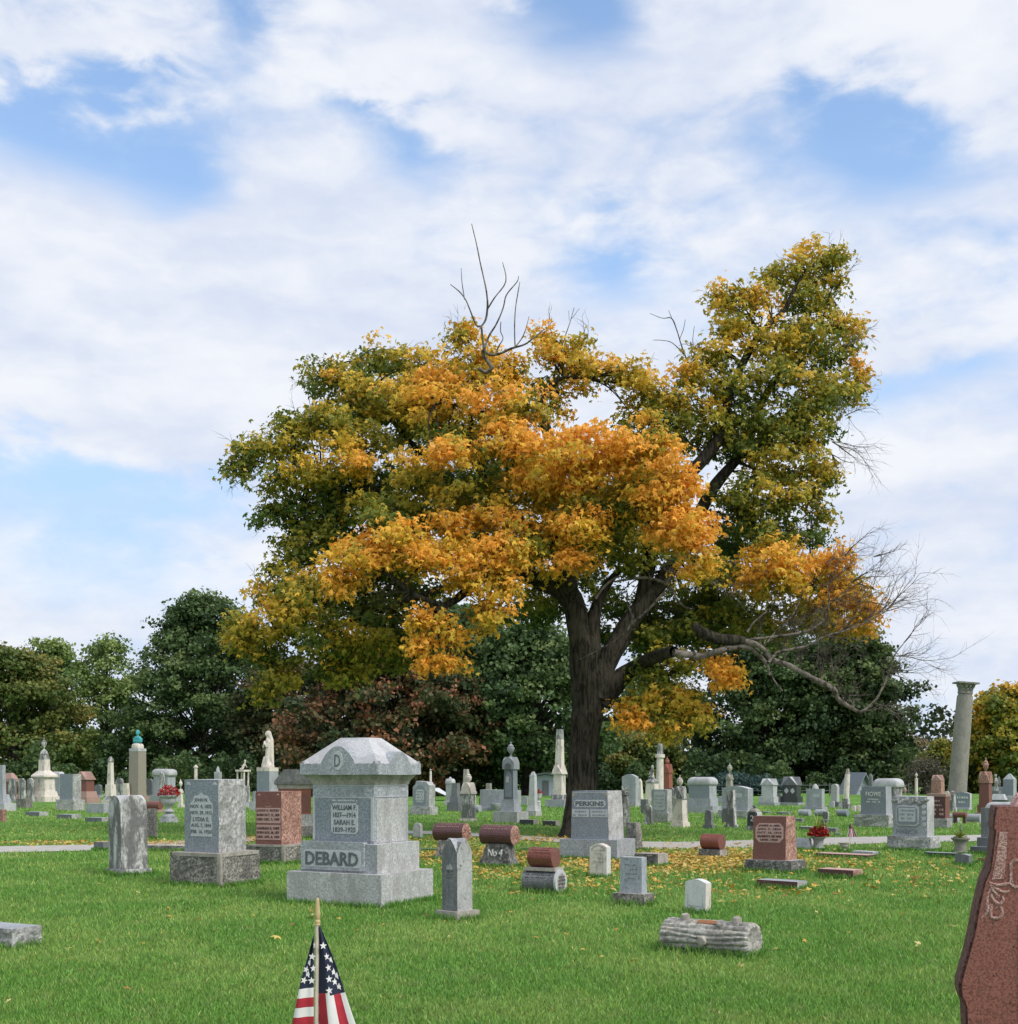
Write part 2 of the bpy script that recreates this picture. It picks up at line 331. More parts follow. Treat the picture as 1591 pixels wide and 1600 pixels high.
# ---------------------------------------------------------------- tubes / branches
class Tubes:
    def __init__(s): s.V = []; s.F = []
    def add(s, pts, rad, sides=7, ridge=0.0, wob=0.0):
        pts = [Vector(p_) for p_ in pts]; n = len(pts)
        if n > 2:                                              # Catmull-Rom resample
            q, rr = [], []
            for i in range(n - 1):
                p0, p1, p2, p3 = pts[max(i - 1, 0)], pts[i], pts[i + 1], pts[min(i + 2, n - 1)]
                for j in range(4):
                    t = j / 4; t2, t3 = t * t, t * t * t
                    q.append(.5 * ((2 * p1) + (p2 - p0) * t + (2 * p0 - 5 * p1 + 4 * p2 - p3) * t2 + (3 * p1 - p0 - 3 * p2 + p3) * t3))
                    rr.append(rad[i] + (rad[i + 1] - rad[i]) * t)
            q.append(pts[-1]); rr.append(rad[-1]); pts, rad, n = q, rr, len(q)
        base = len(s.V); up = Vector((.13, .97, .2))
        for i in range(n):
            d = (pts[min(i + 1, n - 1)] - pts[max(i - 1, 0)]).normalized()
            a = d.cross(up).normalized(); b = a.cross(d)
            for k in range(sides):
                an = 6.28318 * k / sides; r = rad[i]
                if ridge:
                    r *= 1 + ridge * (noise.noise(Vector((math.cos(an) * 3.1, math.sin(an) * 3.1, pts[i].z * .7))) + .5 * noise.noise(Vector((math.cos(an) * 9, math.sin(an) * 9, pts[i].z * 1.3))))
                if wob: r *= 1 + wob * noise.noise(pts[i] * 3 + Vector((an, 0, 0)))
                s.V.append(tuple(pts[i] + (a * math.cos(an) + b * math.sin(an)) * r))
        for i in range(n - 1):
            for k in range(sides):
                k2 = (k + 1) % sides
                s.F.append((base + i * sides + k, base + i * sides + k2, base + (i + 1) * sides + k2, base + (i + 1) * sides + k))
    def twig(s, p, d, length, r, depth, rng, sides=4, spread=.55, grav=0.0):
        pts = [p]; rad = [r]; k = 4; dd = Vector(d).normalized(); q = Vector(p)
        for i in range(k):
            dd = (dd + Vector((rng.uniform(-1, 1), rng.uniform(-1, 1), rng.uniform(-1, 1) + grav)) * .24).normalized()
            q = q + dd * length / k; pts.append(q.copy()); rad.append(r * (1 - .75 * (i + 1) / k))
            if depth > 0 and i >= 0:
                for _ in range(rng.choice((1, 1, 2))):
                    nd = (dd + Vector((rng.uniform(-1, 1), rng.uniform(-1, 1), rng.uniform(-1, 1))) * spread * 1.5).normalized()
                    s.twig(q, nd, length * rng.uniform(.4, .65), r * .5, depth - 1, rng, 3, spread, grav)
        s.add(pts, rad, sides)
    def build(s, name, mat, parent=None, label=None):
        o = npmesh(name, s.V, s.F, mat, parent, smooth=True)
        if label: o['label'] = label
        return o

# ---------------------------------------------------------------- the maple
YT = 31.0
SP = YT / FPX
tb = at(905, 1312, YT); tb.z = 0
maple = thing('maple_tree', 'large leaning maple with orange and green autumn leaves behind the PERKINS stone', 'tree', tb)
def loc(px, py, off=0.0): return at(px, py, YT + off) - tb
TR = Tubes()
def limb(pts, sides=10, ridge=0.0, wob=.1, T=None):
    (T or TR).add([loc(p_[0], p_[1], p_[3] if len(p_) > 3 else 0) for p_ in pts], [p_[2] * SP for p_ in pts], sides, ridge, wob)
limb([(903, 1330, 38), (903, 1312, 31), (905, 1292, 26), (908, 1250, 23), (912, 1200, 22), (915, 1150, 22.5), (919, 1100, 25), (923, 1060, 27), (926, 1030, 24)], 48, .2)
limb([(917, 1080, 24), (912, 1030, 22), (905, 985, 19), (896, 945, 18), (876, 918, 18), (840, 905, 15), (805, 893, 11, -1), (760, 900, 8, -2), (715, 935, 6, -2.5), (680, 955, 4, -3)], 20, .18)
limb([(926, 1060, 20), (924, 1000, 15), (930, 955, 10), (945, 920, 7), (965, 895, 5), (985, 885, 3)], 12, .1)
limb([(930, 1090, 24), (945, 1040, 18), (968, 1000, 16), (985, 970, 15), (1005, 945, 14), (1025, 920, 13), (1040, 900, 11), (1060, 870, 11, 1), (1085, 820, 10, 1), (1110, 770, 10, 1), (1150, 720, 8, 1), (1200, 680, 6, 1), (1250, 640, 3, 1)], 20, .2)
limb([(940, 1100, 15), (962, 1068, 15), (985, 1047, 12), (1005, 1036, 11, -.5), (1030, 1024, 9.5, -1.3), (1054, 1018, 8, -2)], 14, .15)
limb([(1085, 978, 6, -1.8), (1100, 990, 8.5, -2), (1122, 998, 9, -2), (1150, 1000, 8, -2), (1172, 1003, 5.5, -2)], 12, .25)
limb([(895, 945, 15), (885, 900, 13, -.5), (870, 860, 11, -1), (862, 800, 10, -1), (875, 740, 9, 0), (860, 690, 9, 0), (848, 655, 7, 0), (840, 640, 6), (855, 610, 4), (880, 590, 2.5), (920, 592, 1.5)], 12, .1)
limb([(1000, 950, 12), (1015, 880, 11), (1025, 800, 11), (1040, 770, 11, .5), (1075, 742, 11, .5), (1112, 702, 10, .5), (1132, 665, 9, .5), (1136, 635, 7, .5), (1150, 590, 6, .5), (1165, 560, 6, .5), (1190, 520, 5, .5), (1225, 485, 4, .5), (1237, 460, 3, .5), (1260, 420, 1.5, .5)], 12, .1)
limb([(1120, 760, 7, 1), (1160, 700, 6, 1), (1195, 620, 6, 1), (1230, 570, 4, 1), (1280, 510, 2.5, 1), (1300, 450, 1, 1)])
limb([(870, 860, 8, -1), (800, 800, 7, -1), (740, 720, 5, -.5), (735, 650, 3.5, -1), (700, 630, 2.5, -1.5), (660, 635, 1.5, -1.5)])
limb([(840, 905, 11, -.5), (780, 870, 9), (700, 830, 8), (620, 780, 6), (560, 760, 4), (480, 740, 3), (400, 720, 1.2)])
limb([(780, 870, 7), (720, 780, 6, 1), (650, 700, 4.5, 1), (600, 640, 3, 1), (570, 580, 1.5, 1)])
limb([(760, 900, 6), (660, 930, 5), (560, 965, 4), (480, 985, 2.5), (400, 1000, 1)])
limb([(700, 950, 4.5, -2.8), (650, 930, 3.6, -3), (610, 900, 2.6, -3), (570, 880, 1.5, -3)])
limb([(1000, 1030, 6), (1040, 1060, 4), (1060, 1100, 2.5), (1070, 1130, 1)])
limb([(1060, 870, 7), (1130, 880, 6), (1200, 900, 4.5), (1270, 915, 3), (1330, 930, 1.5)])
limb([(870, 740, 6), (940, 720, 4.5, -2), (1010, 730, 3, -2.5), (1050, 770, 1.5, -3)])
limb([(740, 640, 3.5, 0), (755, 590, 3.3, 0)])
# dead wood: twisted snag at the top, long bleached limb at the right
DW = Tubes(); rgd = random.Random(9)
def dead(pts, off=0): DW.add([loc(p_[0] + rgd.uniform(-1, 1), p_[1] + rgd.uniform(-1, 1), (-2.0 if off == -1 else off) + rgd.uniform(-.08, .08)) for p_ in pts], [p_[2] * SP * (.82 if off == -1 else .64) for p_ in pts], 9, 0, .45)
dead([(748, 575, 3.5), (757, 583, 3.4), (768, 577, 3.2), (762, 566, 3), (755, 556, 3), (756, 548, 2.8), (765, 553, 2.6), (780, 553, 2.2), (800, 545, 1.9), (820, 538, 1.5), (835, 528, 1.2), (850, 515, .8)], -1)
dead([(757, 550, 2.4), (754, 530, 2.0), (751, 512, 1.9), (745, 508, 1.5), (735, 485, 1.4), (728, 470, 1.2), (718, 455, 1), (704, 444, .6)], -1)
dead([(751, 512, 1.8), (758, 500, 1.7), (762, 480, 1.6), (760, 460, 1.5), (757, 440, 1.3), (750, 410, 1.1), (744, 380, .9), (738, 350, .6)], -1)
dead([(761, 485, 1.3), (772, 465, 1.2), (790, 440, 1), (786, 410, .6)], -1)
dead([(758, 545, 1.7), (764, 525, 1.5), (776, 505, 1.4), (787, 480, 1.2), (792, 460, 1.1), (808, 440, .8), (810, 432, .5)], -1)
dead([(775, 555, 1.3), (780, 540, 1.1), (786, 530, 1), (783, 518, .9), (782, 503, .6)], -1)
dead([(805, 545, 1.2), (804, 510, 1.1), (806, 480, .9), (810, 455, .8), (812, 440, .5)], -1)
dead([(806, 542, 1.1), (815, 530, 1), (822, 515, .8), (828, 495, .5)], -1)
dead([(726, 468, .9), (722, 440, .7), (720, 420, .4)], -1)
dead([(870, 575, 1.2), (880, 535, 1.2), (890, 505, 1), (897, 480, .6)], 0); dead([(893, 498, .8), (905, 483, .4)], 0); dead([(890, 500, .6), (888, 485, .4)], 0)
dead([(1075, 570, 1.8), (1065, 540, 1.6), (1058, 515, 1.5), (1050, 498, 1.2), (1035, 497, .9), (1015, 490, .5)], .5)
dead([(1072, 555, 1.2), (1050, 535, 1), (1035, 532, .8), (1020, 532, .5)], .5); dead([(1080, 580, 1.2), (1058, 575, .9), (1044, 562, .5)], .5)
dead([(1062, 530, 1), (1068, 515, .8), (1070, 500, .5)], .5); dead([(1088, 560, 1), (1082, 535, .8), (1086, 510, .5)], .5)
dead([(1050, 498, .9), (1044, 484, .5)], .5)
dead([(1052, 1018, 9), (1075, 1023, 8), (1095, 1025, 7), (1125, 1018, 7), (1150, 1010, 7), (1172, 1013, 6), (1188, 1025, 5), (1200, 1040, 3.5), (1203, 1055, 2)], -2)
dead([(1150, 1001, 8), (1168, 1003, 8), (1190, 1012, 6), (1206, 1030, 6), (1235, 1040, 6.5), (1262, 1055, 6.5), (1290, 1070, 6.5), (1303, 1080, 6), (1310, 1092, 5), (1330, 1106, 4.5), (1345, 1112, 4), (1365, 1098, 3.4), (1378, 1078, 2.8), (1388, 1052, 2.2), (1398, 1025, 1.8), (1412, 1005, 1)], -2)
dead([(1200, 1035, 4), (1215, 1020, 4), (1240, 1015, 3.5), (1265, 1008, 3), (1290, 995, 2.6), (1320, 985, 2), (1350, 975, 1.5), (1385, 955, .8)], -2)
dead([(1170, 1000, 3.5), (1200, 995, 3.2), (1240, 992, 3.2), (1265, 985, 3), (1285, 970, 2.5), (1295, 940, 1.6), (1292, 915, 1)], -2)
dead([(1168, 988, 2.6), (1175, 975, 2.6), (1185, 968, 2.6), (1198, 956, 1.8)], -2)
dead([(1195, 1010, 2), (1215, 985, 2.2), (1235, 965, 2), (1250, 940, 1.4), (1255, 920, .8)], -2)
dead([(1200, 1045, 2), (1210, 1065, 1.6), (1222, 1080, 1)], -2)
dead([(960, 910, 2), (985, 905, 3), (1010, 903, 3.2), (1035, 910, 3.2), (1050, 920, 2.6), (1058, 935, 2.2), (1070, 948, 2), (1085, 953, 1.2)], -2)
dead([(1040, 912, 2), (1048, 900, 2), (1038, 890, 1.8), (1038, 880, 1)], -2); dead([(930, 935, 2.5), (945, 915, 3), (960, 903, 2.5), (975, 900, 1)], -2.3)
dead([(980, 985, 2.3), (988, 965, 2.2), (980, 945, 2), (980, 920, 1.2)], -2.3); dead([(905, 1030, .8), (930, 1018, 1), (955, 1005, 1), (975, 990, .8)], -1.5)
dead([(985, 975, 3), (1010, 955, 3.5), (1030, 935, 3), (1045, 918, 1.5)], -1.6)
rg = random.Random(3)
for (px, py, dx, dz, ln, n) in ((1225, 1035, .2, .9, .8, 3), (1250, 1045, -.2, .9, .7, 2), (1280, 1065, .3, .9, .9, 3), (1190, 1012, .2, .9, .8, 3), (1320, 1100, .5, .8, .8, 3), (1335, 1108, -.2, .9, .7, 2), (1378, 1078, .2, .9, .8, 3), (1240, 992, .3, .8, .7, 3), (1265, 985, .8, .5, .9, 3), (1295, 940, .8, .2, .9, 3), (1300, 995, .7, .6, 1, 3), (1370, 960, .9, .4, 1, 3), (1340, 940, .8, .5, .8, 3), (1290, 880, .8, .5, .7, 2), (1320, 870, .7, .7, .7, 2), (1385, 955, .8, .5, 1.0, 3), (1350, 975, .6, .8, 1.0, 3), (1398, 1025, .8, .3, 1.1, 3), (1412, 1005, .6, .7, .8, 2), (1388, 1052, .9, 0, 1.0, 3), (1320, 985, .3, .9, .8, 2), (1290, 995, .5, -.2, .9, 2),
                               (1345, 1112, .9, .2, .9, 1), (1365, 1098, .8, -.2, .9, 3), (1292, 915, .5, .8, 1.1, 3), (1255, 920, .7, .6, .9, 2), (1330, 910, .8, .5, .9, 3), (1365, 870, .5, .7, .6, 2), (1270, 1000, .3, .6, .7, 2),
                               (1240, 1040, .3, .8, .7, 3), (1300, 1060, .2, .9, .8, 3), (1270, 1050, .5, .6, .8, 2), (1300, 690, .8, -.2, .8, 4), (1320, 650, .7, .4, .5, 2), (1300, 710, .8, -.6, .7, 3), (1320, 540, .5, .3, .4, 2), (1205, 960, .4, .7, .7, 2),
                               (640, 925, -.7, -.3, .8, 3), (620, 905, -.6, -.6, .7, 2), (700, 960, .2, -.9, 1.0, 3), (690, 955, -.2, -.9, .7, 2), (1100, 905, .7, -.5, .7, 3), (1230, 975, .8, .4, .8, 3), (1310, 620, .5, -.7, .7, 2), (925, 680, .3, .9, .4, 2)):
    for _ in range(n):
        DW.twig(loc(px, py, -1.6), (dx + rg.uniform(-.4, .4), rg.uniform(-.5, .5), dz + rg.uniform(-.4, .4)), ln * rg.uniform(.7, 1.3), .013, 2, rg, 4, .55)
# crown clumps: px, py, rx, ry, depth offset, tone (0 green .. 1 orange), density
CL = [(600, 562, 42, 24, 1, .42), (545, 588, 46, 24, 1, .35), (500, 592, 26, 22, .5, .33), (642, 572, 30, 26, .5, .5), (560, 622, 60, 28, .5, .45), (630, 622, 60, 32, 0, .62), (520, 660, 50, 28, 0, .45),
      (440, 695, 52, 26, 0, .42), (388, 715, 30, 26, 0, .34), (465, 735, 46, 22, -.5, .45), (378, 745, 20, 12, 0, .25), (560, 685, 58, 26, -.5, .5), (548, 722, 42, 22, -1, .74), (428, 800, 32, 20, 0, .22), (462, 792, 30, 16, 0, .15, .6),
      (510, 795, 42, 30, .5, .08), (490, 850, 46, 32, .5, .18), (590, 750, 60, 26, .5, .1, .7), (625, 690, 50, 30, 2, .05, .35), (560, 770, 50, 30, 1, .05), (650, 660, 50, 30, 1, .25),
      (700, 595, 55, 30, -.5, .78), (660, 605, 42, 28, -.5, .7), (728, 520, 17, 20, -.5, .75, .8), (738, 560, 34, 34, -.5, .6), (790, 585, 46, 28, -1, .66), (690, 640, 66, 34, -1, .7), (780, 640, 60, 36, -1.6, .82),
      (805, 695, 58, 32, -2.2, .88), (690, 715, 50, 25, -2.6, .88), (660, 748, 40, 22, -1, .4), (730, 680, 50, 30, .5, .15), (860, 725, 66, 34, -2.8, .9), (940, 702, 72, 32, -3, .92), (1010, 712, 52, 34, -3, .93), (1052, 762, 40, 42, -3, .96),
      (900, 758, 66, 30, -2.4, .88), (980, 762, 50, 22, -1.4, .5), (820, 772, 50, 26, -1.6, .6), (745, 790, 55, 24, -1.8, .55), (720, 820, 50, 24, -2, .9), (640, 790, 56, 26, -1, .42), (580, 790, 46, 22, -.5, .38), (640, 820, 60, 28, .5, .1),
      (690, 850, 40, 28, -2.6, .86), (622, 845, 52, 24, -3, .84), (565, 865, 50, 28, -3, .84), (528, 905, 32, 30, -3, .86), (660, 880, 36, 24, -3, .9), (735, 872, 46, 28, -3, .82), (792, 868, 40, 30, -3, .8), (775, 915, 34, 28, -3, .8),
      (765, 955, 30, 18, -3, .86), (720, 905, 30, 24, -2.8, .86, .7), (820, 820, 48, 20, -2.4, .88), (900, 818, 46, 24, -3, .93), (885, 882, 46, 17, -2.6, .9), (960, 830, 46, 30, -1, .4), (1000, 870, 56, 30, 0, .22), (920, 850, 56, 24, -1, .28),
      (1062, 820, 44, 40, -3, 1.0), (1090, 860, 26, 40, -3, 1.0), (1020, 785, 40, 26, -3, .95), (1000, 750, 60, 30, -1, .6), (850, 860, 60, 30, 1, .1), (760, 850, 60, 30, 1, .05), (830, 940, 40, 18, .5, .3, .7),
      (870, 555, 40, 24, 0, .72), (925, 572, 48, 18, 0, .74), (848, 522, 18, 14, 0, .78, .5), (905, 530, 20, 12, 0, .8, .7), (985, 585, 42, 18, 0, .6), (1008, 612, 30, 26, 0, .55, .8), (895, 608, 28, 16, 0, .72, .6), (862, 640, 22, 26, 0, .7, .6), (1000, 655, 44, 28, 0, .5, .7), (850, 600, 24, 24, .5, .3, .7),
      (1278, 400, 38, 20, 1, .5), (1235, 420, 44, 22, 1, .55), (1306, 440, 14, 12, 1, .6), (1128, 462, 24, 20, .5, .68), (1170, 468, 34, 24, .5, .66), (1150, 502, 40, 22, .5, .58), (1265, 462, 46, 32, 1, .42), (1305, 400, 14, 10, 1, .5, .7), (1312, 500, 26, 16, 1, .4),
      (1245, 520, 46, 26, 1, .42), (1290, 540, 44, 30, .5, .38), (1336, 585, 18, 28, .5, .82), (1335, 520, 12, 16, .5, .75, .5), (1205, 540, 44, 22, .5, .6), (1118, 552, 40, 18, .5, .55), (1088, 590, 34, 20, .5, .5), (1150, 600, 56, 28, .5, .42), (1240, 598, 56, 34, .5, .35), (1300, 618, 46, 30, .5, .5),
      (1060, 632, 44, 26, .5, .48), (1110, 652, 56, 30, .5, .36), (1200, 655, 56, 36, .5, .36), (1262, 668, 46, 34, .5, .3), (1040, 675, 46, 22, .5, .32), (1160, 700, 50, 30, 1, .2), (1230, 715, 54, 32, .5, .48), (1280, 740, 24, 34, .5, .45),
      (1180, 760, 54, 34, .5, .32), (1240, 785, 50, 28, .5, .36), (1140, 800, 44, 34, 1, .12, .8), (1200, 820, 50, 26, .5, .28), (1278, 805, 20, 26, .5, .52, .7), (1090, 690, 30, 30, 1, .15, .7), (1250, 840, 40, 22, .5, .3, .7),
      (1210, 868, 44, 30, -1.5, .9), (1236, 902, 36, 24, -1.5, .9), (1180, 905, 40, 24, -1.2, .8), (1130, 892, 34, 24, -.5, .42), (1296, 878, 32, 26, -1, .84), (1332, 918, 34, 28, -1, .88), (1350, 955, 22, 26, -1, .88), (1290, 955, 44, 30, -.5, .72),
      (1240, 965, 54, 24, 0, .45), (1160, 950, 56, 32, 0, .3), (1090, 925, 54, 34, .5, .2), (1095, 985, 60, 34, .5, .2), (1180, 990, 54, 22, .5, .38), (1020, 990, 36, 28, .5, .25), (1330, 980, 30, 18, -.5, .8, .7), (1280, 910, 40, 26, .5, .3),
      (1035, 1050, 44, 28, -.5, .35), (1060, 1095, 40, 26, -.6, .5), (1008, 1095, 30, 26, -.6, .6), (988, 1122, 20, 20, -.8, .93), (1080, 1122, 30, 20, -.8, .6), (1132, 1045, 28, 15, -1.4, .97), (1146, 1062, 14, 10, -1.4, .97), (1090, 1030, 30, 12, -.6, .7), (1050, 1142, 32, 12, -.8, .58),
      (450, 895, 40, 30, 0, .42), (418, 925, 20, 16, 0, .66), (480, 930, 56, 34, -.4, .32), (395, 980, 34, 22, 0, .5), (370, 990, 16, 24, 0, .6), (430, 1010, 50, 34, 0, .36), (440, 1058, 34, 30, 0, .38), (418, 1082, 18, 16, 0, .5), (520, 1010, 66, 36, 0, .28),
      (590, 965, 64, 40, .5, .14), (610, 1020, 60, 26, .2, .3), (540, 1050, 40, 22, 0, .4), (645, 1000, 32, 26, 0, .3), (650, 930, 56, 34, 1.5, .05), (560, 930, 60, 30, 1, .2), (470, 965, 60, 30, -.6, .45), (560, 1000, 50, 24, -.6, .42),
      (655, 965, 13, 24, -3, .9, .8), (660, 1010, 15, 20, -3, .9, .8), (672, 1035, 12, 10, -3, .95), (704, 968, 24, 20, -3, .85, .45), (704, 1034, 17, 13, -3, .96, .9), (712, 1000, 10, 14, -3, .92, .6),
      (850, 955, 46, 26, 2.5, .12), (950, 985, 22, 30, 2.5, .1), (1010, 1000, 40, 36, 1.5, .15), (960, 940, 40, 26, 2, .1), (790, 960, 40, 22, 2.5, .15, .6), (1040, 960, 50, 40, 1.5, .12), (900, 905, 60, 26, 2, .08),
      (505, 745, 44, 26, .3, .2), (480, 820, 30, 24, .5, .15), (540, 840, 50, 34, .3, .2), (455, 860, 24, 22, .2, .3, .8), (590, 890, 60, 34, .8, .15), (430, 760, 34, 16, .3, .25, .6), (470, 660, 34, 20, .3, .4), (545, 650, 50, 30, .8, .3), (965, 795, 34, 14, -2.6, .33), (905, 788, 26, 11, -2.9, .38), (735, 752, 40, 14, -2.2, .32), (700, 682, 36, 13, -1.8, .35), (845, 852, 30, 14, -2.6, .3), (600, 812, 34, 12, -2.6, .36), (820, 640, 20, 14, -2, .5), (760, 700, 26, 12, -2.4, .5), (1020, 690, 26, 10, -3.2, .6), (900, 790, 90, 40, 2, .05), (780, 740, 90, 40, 2, .05), (1000, 820, 80, 50, 2, .08), (1160, 850, 60, 30, 2, .08), (680, 770, 80, 40, 2.4, .05, .8), (1120, 960, 70, 40, 2, .08)]
PST, PCO = [0, .3, .55, .8, 1], [(.075, .14, .025), (.21, .235, .03), (.48, .39, .045), (.80, .51, .055), (.88, .44, .06)]
Cs, Ss, Cc, Bi = [], [], [], []
TW = Tubes(); skel = [Vector(v) for v in TR.V[::7]]
for cl in CL:
    px, py, rx, ry, off, tone = cl[:6]; dens = cl[6] if len(cl) > 6 else 1.0
    c0 = loc(px, py, off); sx, sz = rx * SP * .98, ry * SP * .96; sy = sx * .95
    nsub = max(4, int(27 * dens * (sx * sz / .36) ** .8))
    for _ in range(nsub):
        v = RNG.normal(size=3); v /= np.linalg.norm(v); v *= RNG.random() ** .38 * (1.08 if RNG.random() > .16 else 1.45)
        s0 = np.array(c0) + v * np.array([sx, sy, sz]); k = int(RNG.integers(30, 56)); q = RNG.normal(size=(k, 3)) * np.array([.17, .17, .10])
        q[:, 2] -= .25 * np.abs(q[:, 0])
        Cs.append(s0 + q); Ss.append(.07 + .055 * RNG.random(k)); Bi.append(np.repeat((v * np.array([1.1, 1.3, .9]) + np.array([0, -.5, 0]))[None], k, 0))
        tn = tone + RNG.normal() * .16 + RNG.normal(size=k) * .08 + (.12 * v[2]) + (-.13 * v[1]) - .03
        cc = palette(tn, PST, PCO) * (.8 + .4 * RNG.random((k, 1))); Cc.append(cc)
    # a few real branches from the nearest wood into the clump
    near = min(skel, key=lambda s_: (s_ - c0).length)
    for _ in range(2):
        e = c0 + Vector((random.uniform(-.7, .7) * sx, random.uniform(-.6, .6) * sy, random.uniform(-.4, .6) * sz))
        md = near.lerp(e, .5) + Vector((random.uniform(-.15, .15), 0, random.uniform(-.05, .25)))
        ln = (e - near).length
        if ln < 3.2: TW.add([near, md, e], [min(.05, .016 + .012 * ln), .018, .006], 5)
        TW.twig(e, (e - near), .5, .01, 1, rg, 3, .6)
Cs = np.concatenate(Cs); Ss = np.concatenate(Ss); Cc = np.concatenate(Cc)
print('maple leaves', len(Cs))
leafmesh('crown', Cs, Ss, Cc, M['leaf'], maple, MAPLE, up=.35, droop=.8, bias=np.concatenate(Bi))
TR.V2 = TW; TR.build('trunk', M['bark'], maple)
TW.build('branches', M['bark'], maple)
DW.build('dead_branches', M['deadwood'], maple, 'bleached leafless dead limbs')

# ---------------------------------------------------------------- trees behind
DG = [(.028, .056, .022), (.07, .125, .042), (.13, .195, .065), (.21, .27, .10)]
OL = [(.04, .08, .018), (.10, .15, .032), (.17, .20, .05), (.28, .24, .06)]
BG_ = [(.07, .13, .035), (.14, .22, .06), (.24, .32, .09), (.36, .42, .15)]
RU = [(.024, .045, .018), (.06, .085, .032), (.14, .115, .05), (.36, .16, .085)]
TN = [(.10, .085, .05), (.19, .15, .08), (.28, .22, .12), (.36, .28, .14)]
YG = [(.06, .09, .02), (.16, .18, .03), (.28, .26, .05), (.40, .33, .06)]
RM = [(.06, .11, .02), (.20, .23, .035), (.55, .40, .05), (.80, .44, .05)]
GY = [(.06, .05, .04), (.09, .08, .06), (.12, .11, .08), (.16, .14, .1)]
def bgtree(name, label, cx, top, w, Y, pal, n=9000, bottom=1242, seed=1, leaf=.36, shape=1.0, trunk=True, clump=1.25, dens=1.0, hot=0, trw=.3, group='trees along the back of the cemetery'):
    r = np.random.default_rng(seed); rr = random.Random(seed); s = Y / FPX
    base = at(cx, H0, Y); base.z = 0; t = thing(name, label, 'tree', base, group=group)
    zt = CH + (H0 - top) * s; zb = max(.3, CH + (H0 - bottom) * s); W = w * s / 2; Hh = zt - zb
    Cs, Ss, Cc, Bi = [], [], [], []; T = Tubes()
    ncl = int(n / 72)
    for i in range(ncl):
        u = rr.random(); ph = rr.uniform(0, 6.283); zf = rr.random()
        env = (math.sin(math.pi * min(1, max(0.02, zf * .78 + .21))) ** .55) * (1.0 + .28 * noise.noise(Vector((math.cos(ph) * 1.3, math.sin(ph) * 1.3, zf * 3 + seed))))
        rad = (.22 + .78 * u ** .6) * env * W
        c = np.array([math.cos(ph) * rad, math.sin(ph) * rad * .8, zb + zf * Hh * (1 - .04)])
        cr = clump * rr.uniform(.7, 1.25); k = 10
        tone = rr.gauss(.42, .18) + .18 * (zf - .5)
        for _ in range(k):
            v = r.normal(size=3); v /= np.linalg.norm(v); v *= r.random() ** .4
            s0 = c + v * np.array([cr, cr, cr * .55]); m_ = int(21 * dens)
            q = r.normal(size=(m_, 3)) * np.array([.32, .32, .18]); Cs.append(s0 + q); Ss.append(leaf * .86 * (.6 + .7 * r.random(m_))); Bi.append(np.repeat(v[None] * 1.2, m_, 0))
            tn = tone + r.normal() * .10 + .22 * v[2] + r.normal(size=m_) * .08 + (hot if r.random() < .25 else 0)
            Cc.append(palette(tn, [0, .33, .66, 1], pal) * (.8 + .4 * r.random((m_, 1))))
        if i % 3 == 0:
            z0 = zb + (c[2] - zb) * .45
            T.add([(0, 0, z0), (c[0] * .5, c[1] * .5, (z0 + c[2]) / 2 - .1), tuple(c)], [trw * .35, trw * .22, .04], 5)
    T.add([(0, 0, -.1), (trw * .3, 0, Hh * .25 + zb * .6), (-trw * .3, 0, Hh * .6), (0, 0, zb + Hh * .9)], [trw * 1.25, trw, trw * .6, .06], 10, .1)
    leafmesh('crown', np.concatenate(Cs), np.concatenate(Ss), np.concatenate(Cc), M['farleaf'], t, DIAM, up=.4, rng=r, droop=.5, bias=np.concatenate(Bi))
    T.build('trunk', M['farbark'], t)
    return t
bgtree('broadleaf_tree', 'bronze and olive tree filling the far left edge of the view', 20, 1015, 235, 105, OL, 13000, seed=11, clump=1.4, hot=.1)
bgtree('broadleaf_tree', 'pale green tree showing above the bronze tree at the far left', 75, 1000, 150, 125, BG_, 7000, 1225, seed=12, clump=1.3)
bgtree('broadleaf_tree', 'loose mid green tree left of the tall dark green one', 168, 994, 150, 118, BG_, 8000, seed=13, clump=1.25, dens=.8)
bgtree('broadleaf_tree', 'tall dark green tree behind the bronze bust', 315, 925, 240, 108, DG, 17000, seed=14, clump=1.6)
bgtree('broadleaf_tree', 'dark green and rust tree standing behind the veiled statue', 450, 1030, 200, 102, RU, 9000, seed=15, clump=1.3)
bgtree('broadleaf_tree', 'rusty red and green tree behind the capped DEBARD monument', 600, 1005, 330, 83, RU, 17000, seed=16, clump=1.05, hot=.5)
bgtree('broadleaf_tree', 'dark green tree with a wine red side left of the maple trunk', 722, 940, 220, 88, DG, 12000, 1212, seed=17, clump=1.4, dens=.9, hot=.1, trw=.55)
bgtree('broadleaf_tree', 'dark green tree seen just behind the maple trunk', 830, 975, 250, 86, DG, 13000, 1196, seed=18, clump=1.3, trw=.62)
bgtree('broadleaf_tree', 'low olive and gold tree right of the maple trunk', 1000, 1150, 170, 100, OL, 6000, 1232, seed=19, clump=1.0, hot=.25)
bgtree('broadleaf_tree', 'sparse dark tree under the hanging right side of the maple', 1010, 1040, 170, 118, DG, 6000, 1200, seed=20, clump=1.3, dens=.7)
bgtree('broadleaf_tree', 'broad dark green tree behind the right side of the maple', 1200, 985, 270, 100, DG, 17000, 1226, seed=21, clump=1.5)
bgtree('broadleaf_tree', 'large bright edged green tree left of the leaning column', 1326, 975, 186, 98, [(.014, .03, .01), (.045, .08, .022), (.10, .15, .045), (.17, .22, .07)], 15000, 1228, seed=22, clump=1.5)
bgtree('bare_tree', 'tan half bare tree far off left of the leaning column', 1425, 1150, 80, 150, TN, 3000, 1235, seed=23, clump=1.2, dens=.6, leaf=.3)
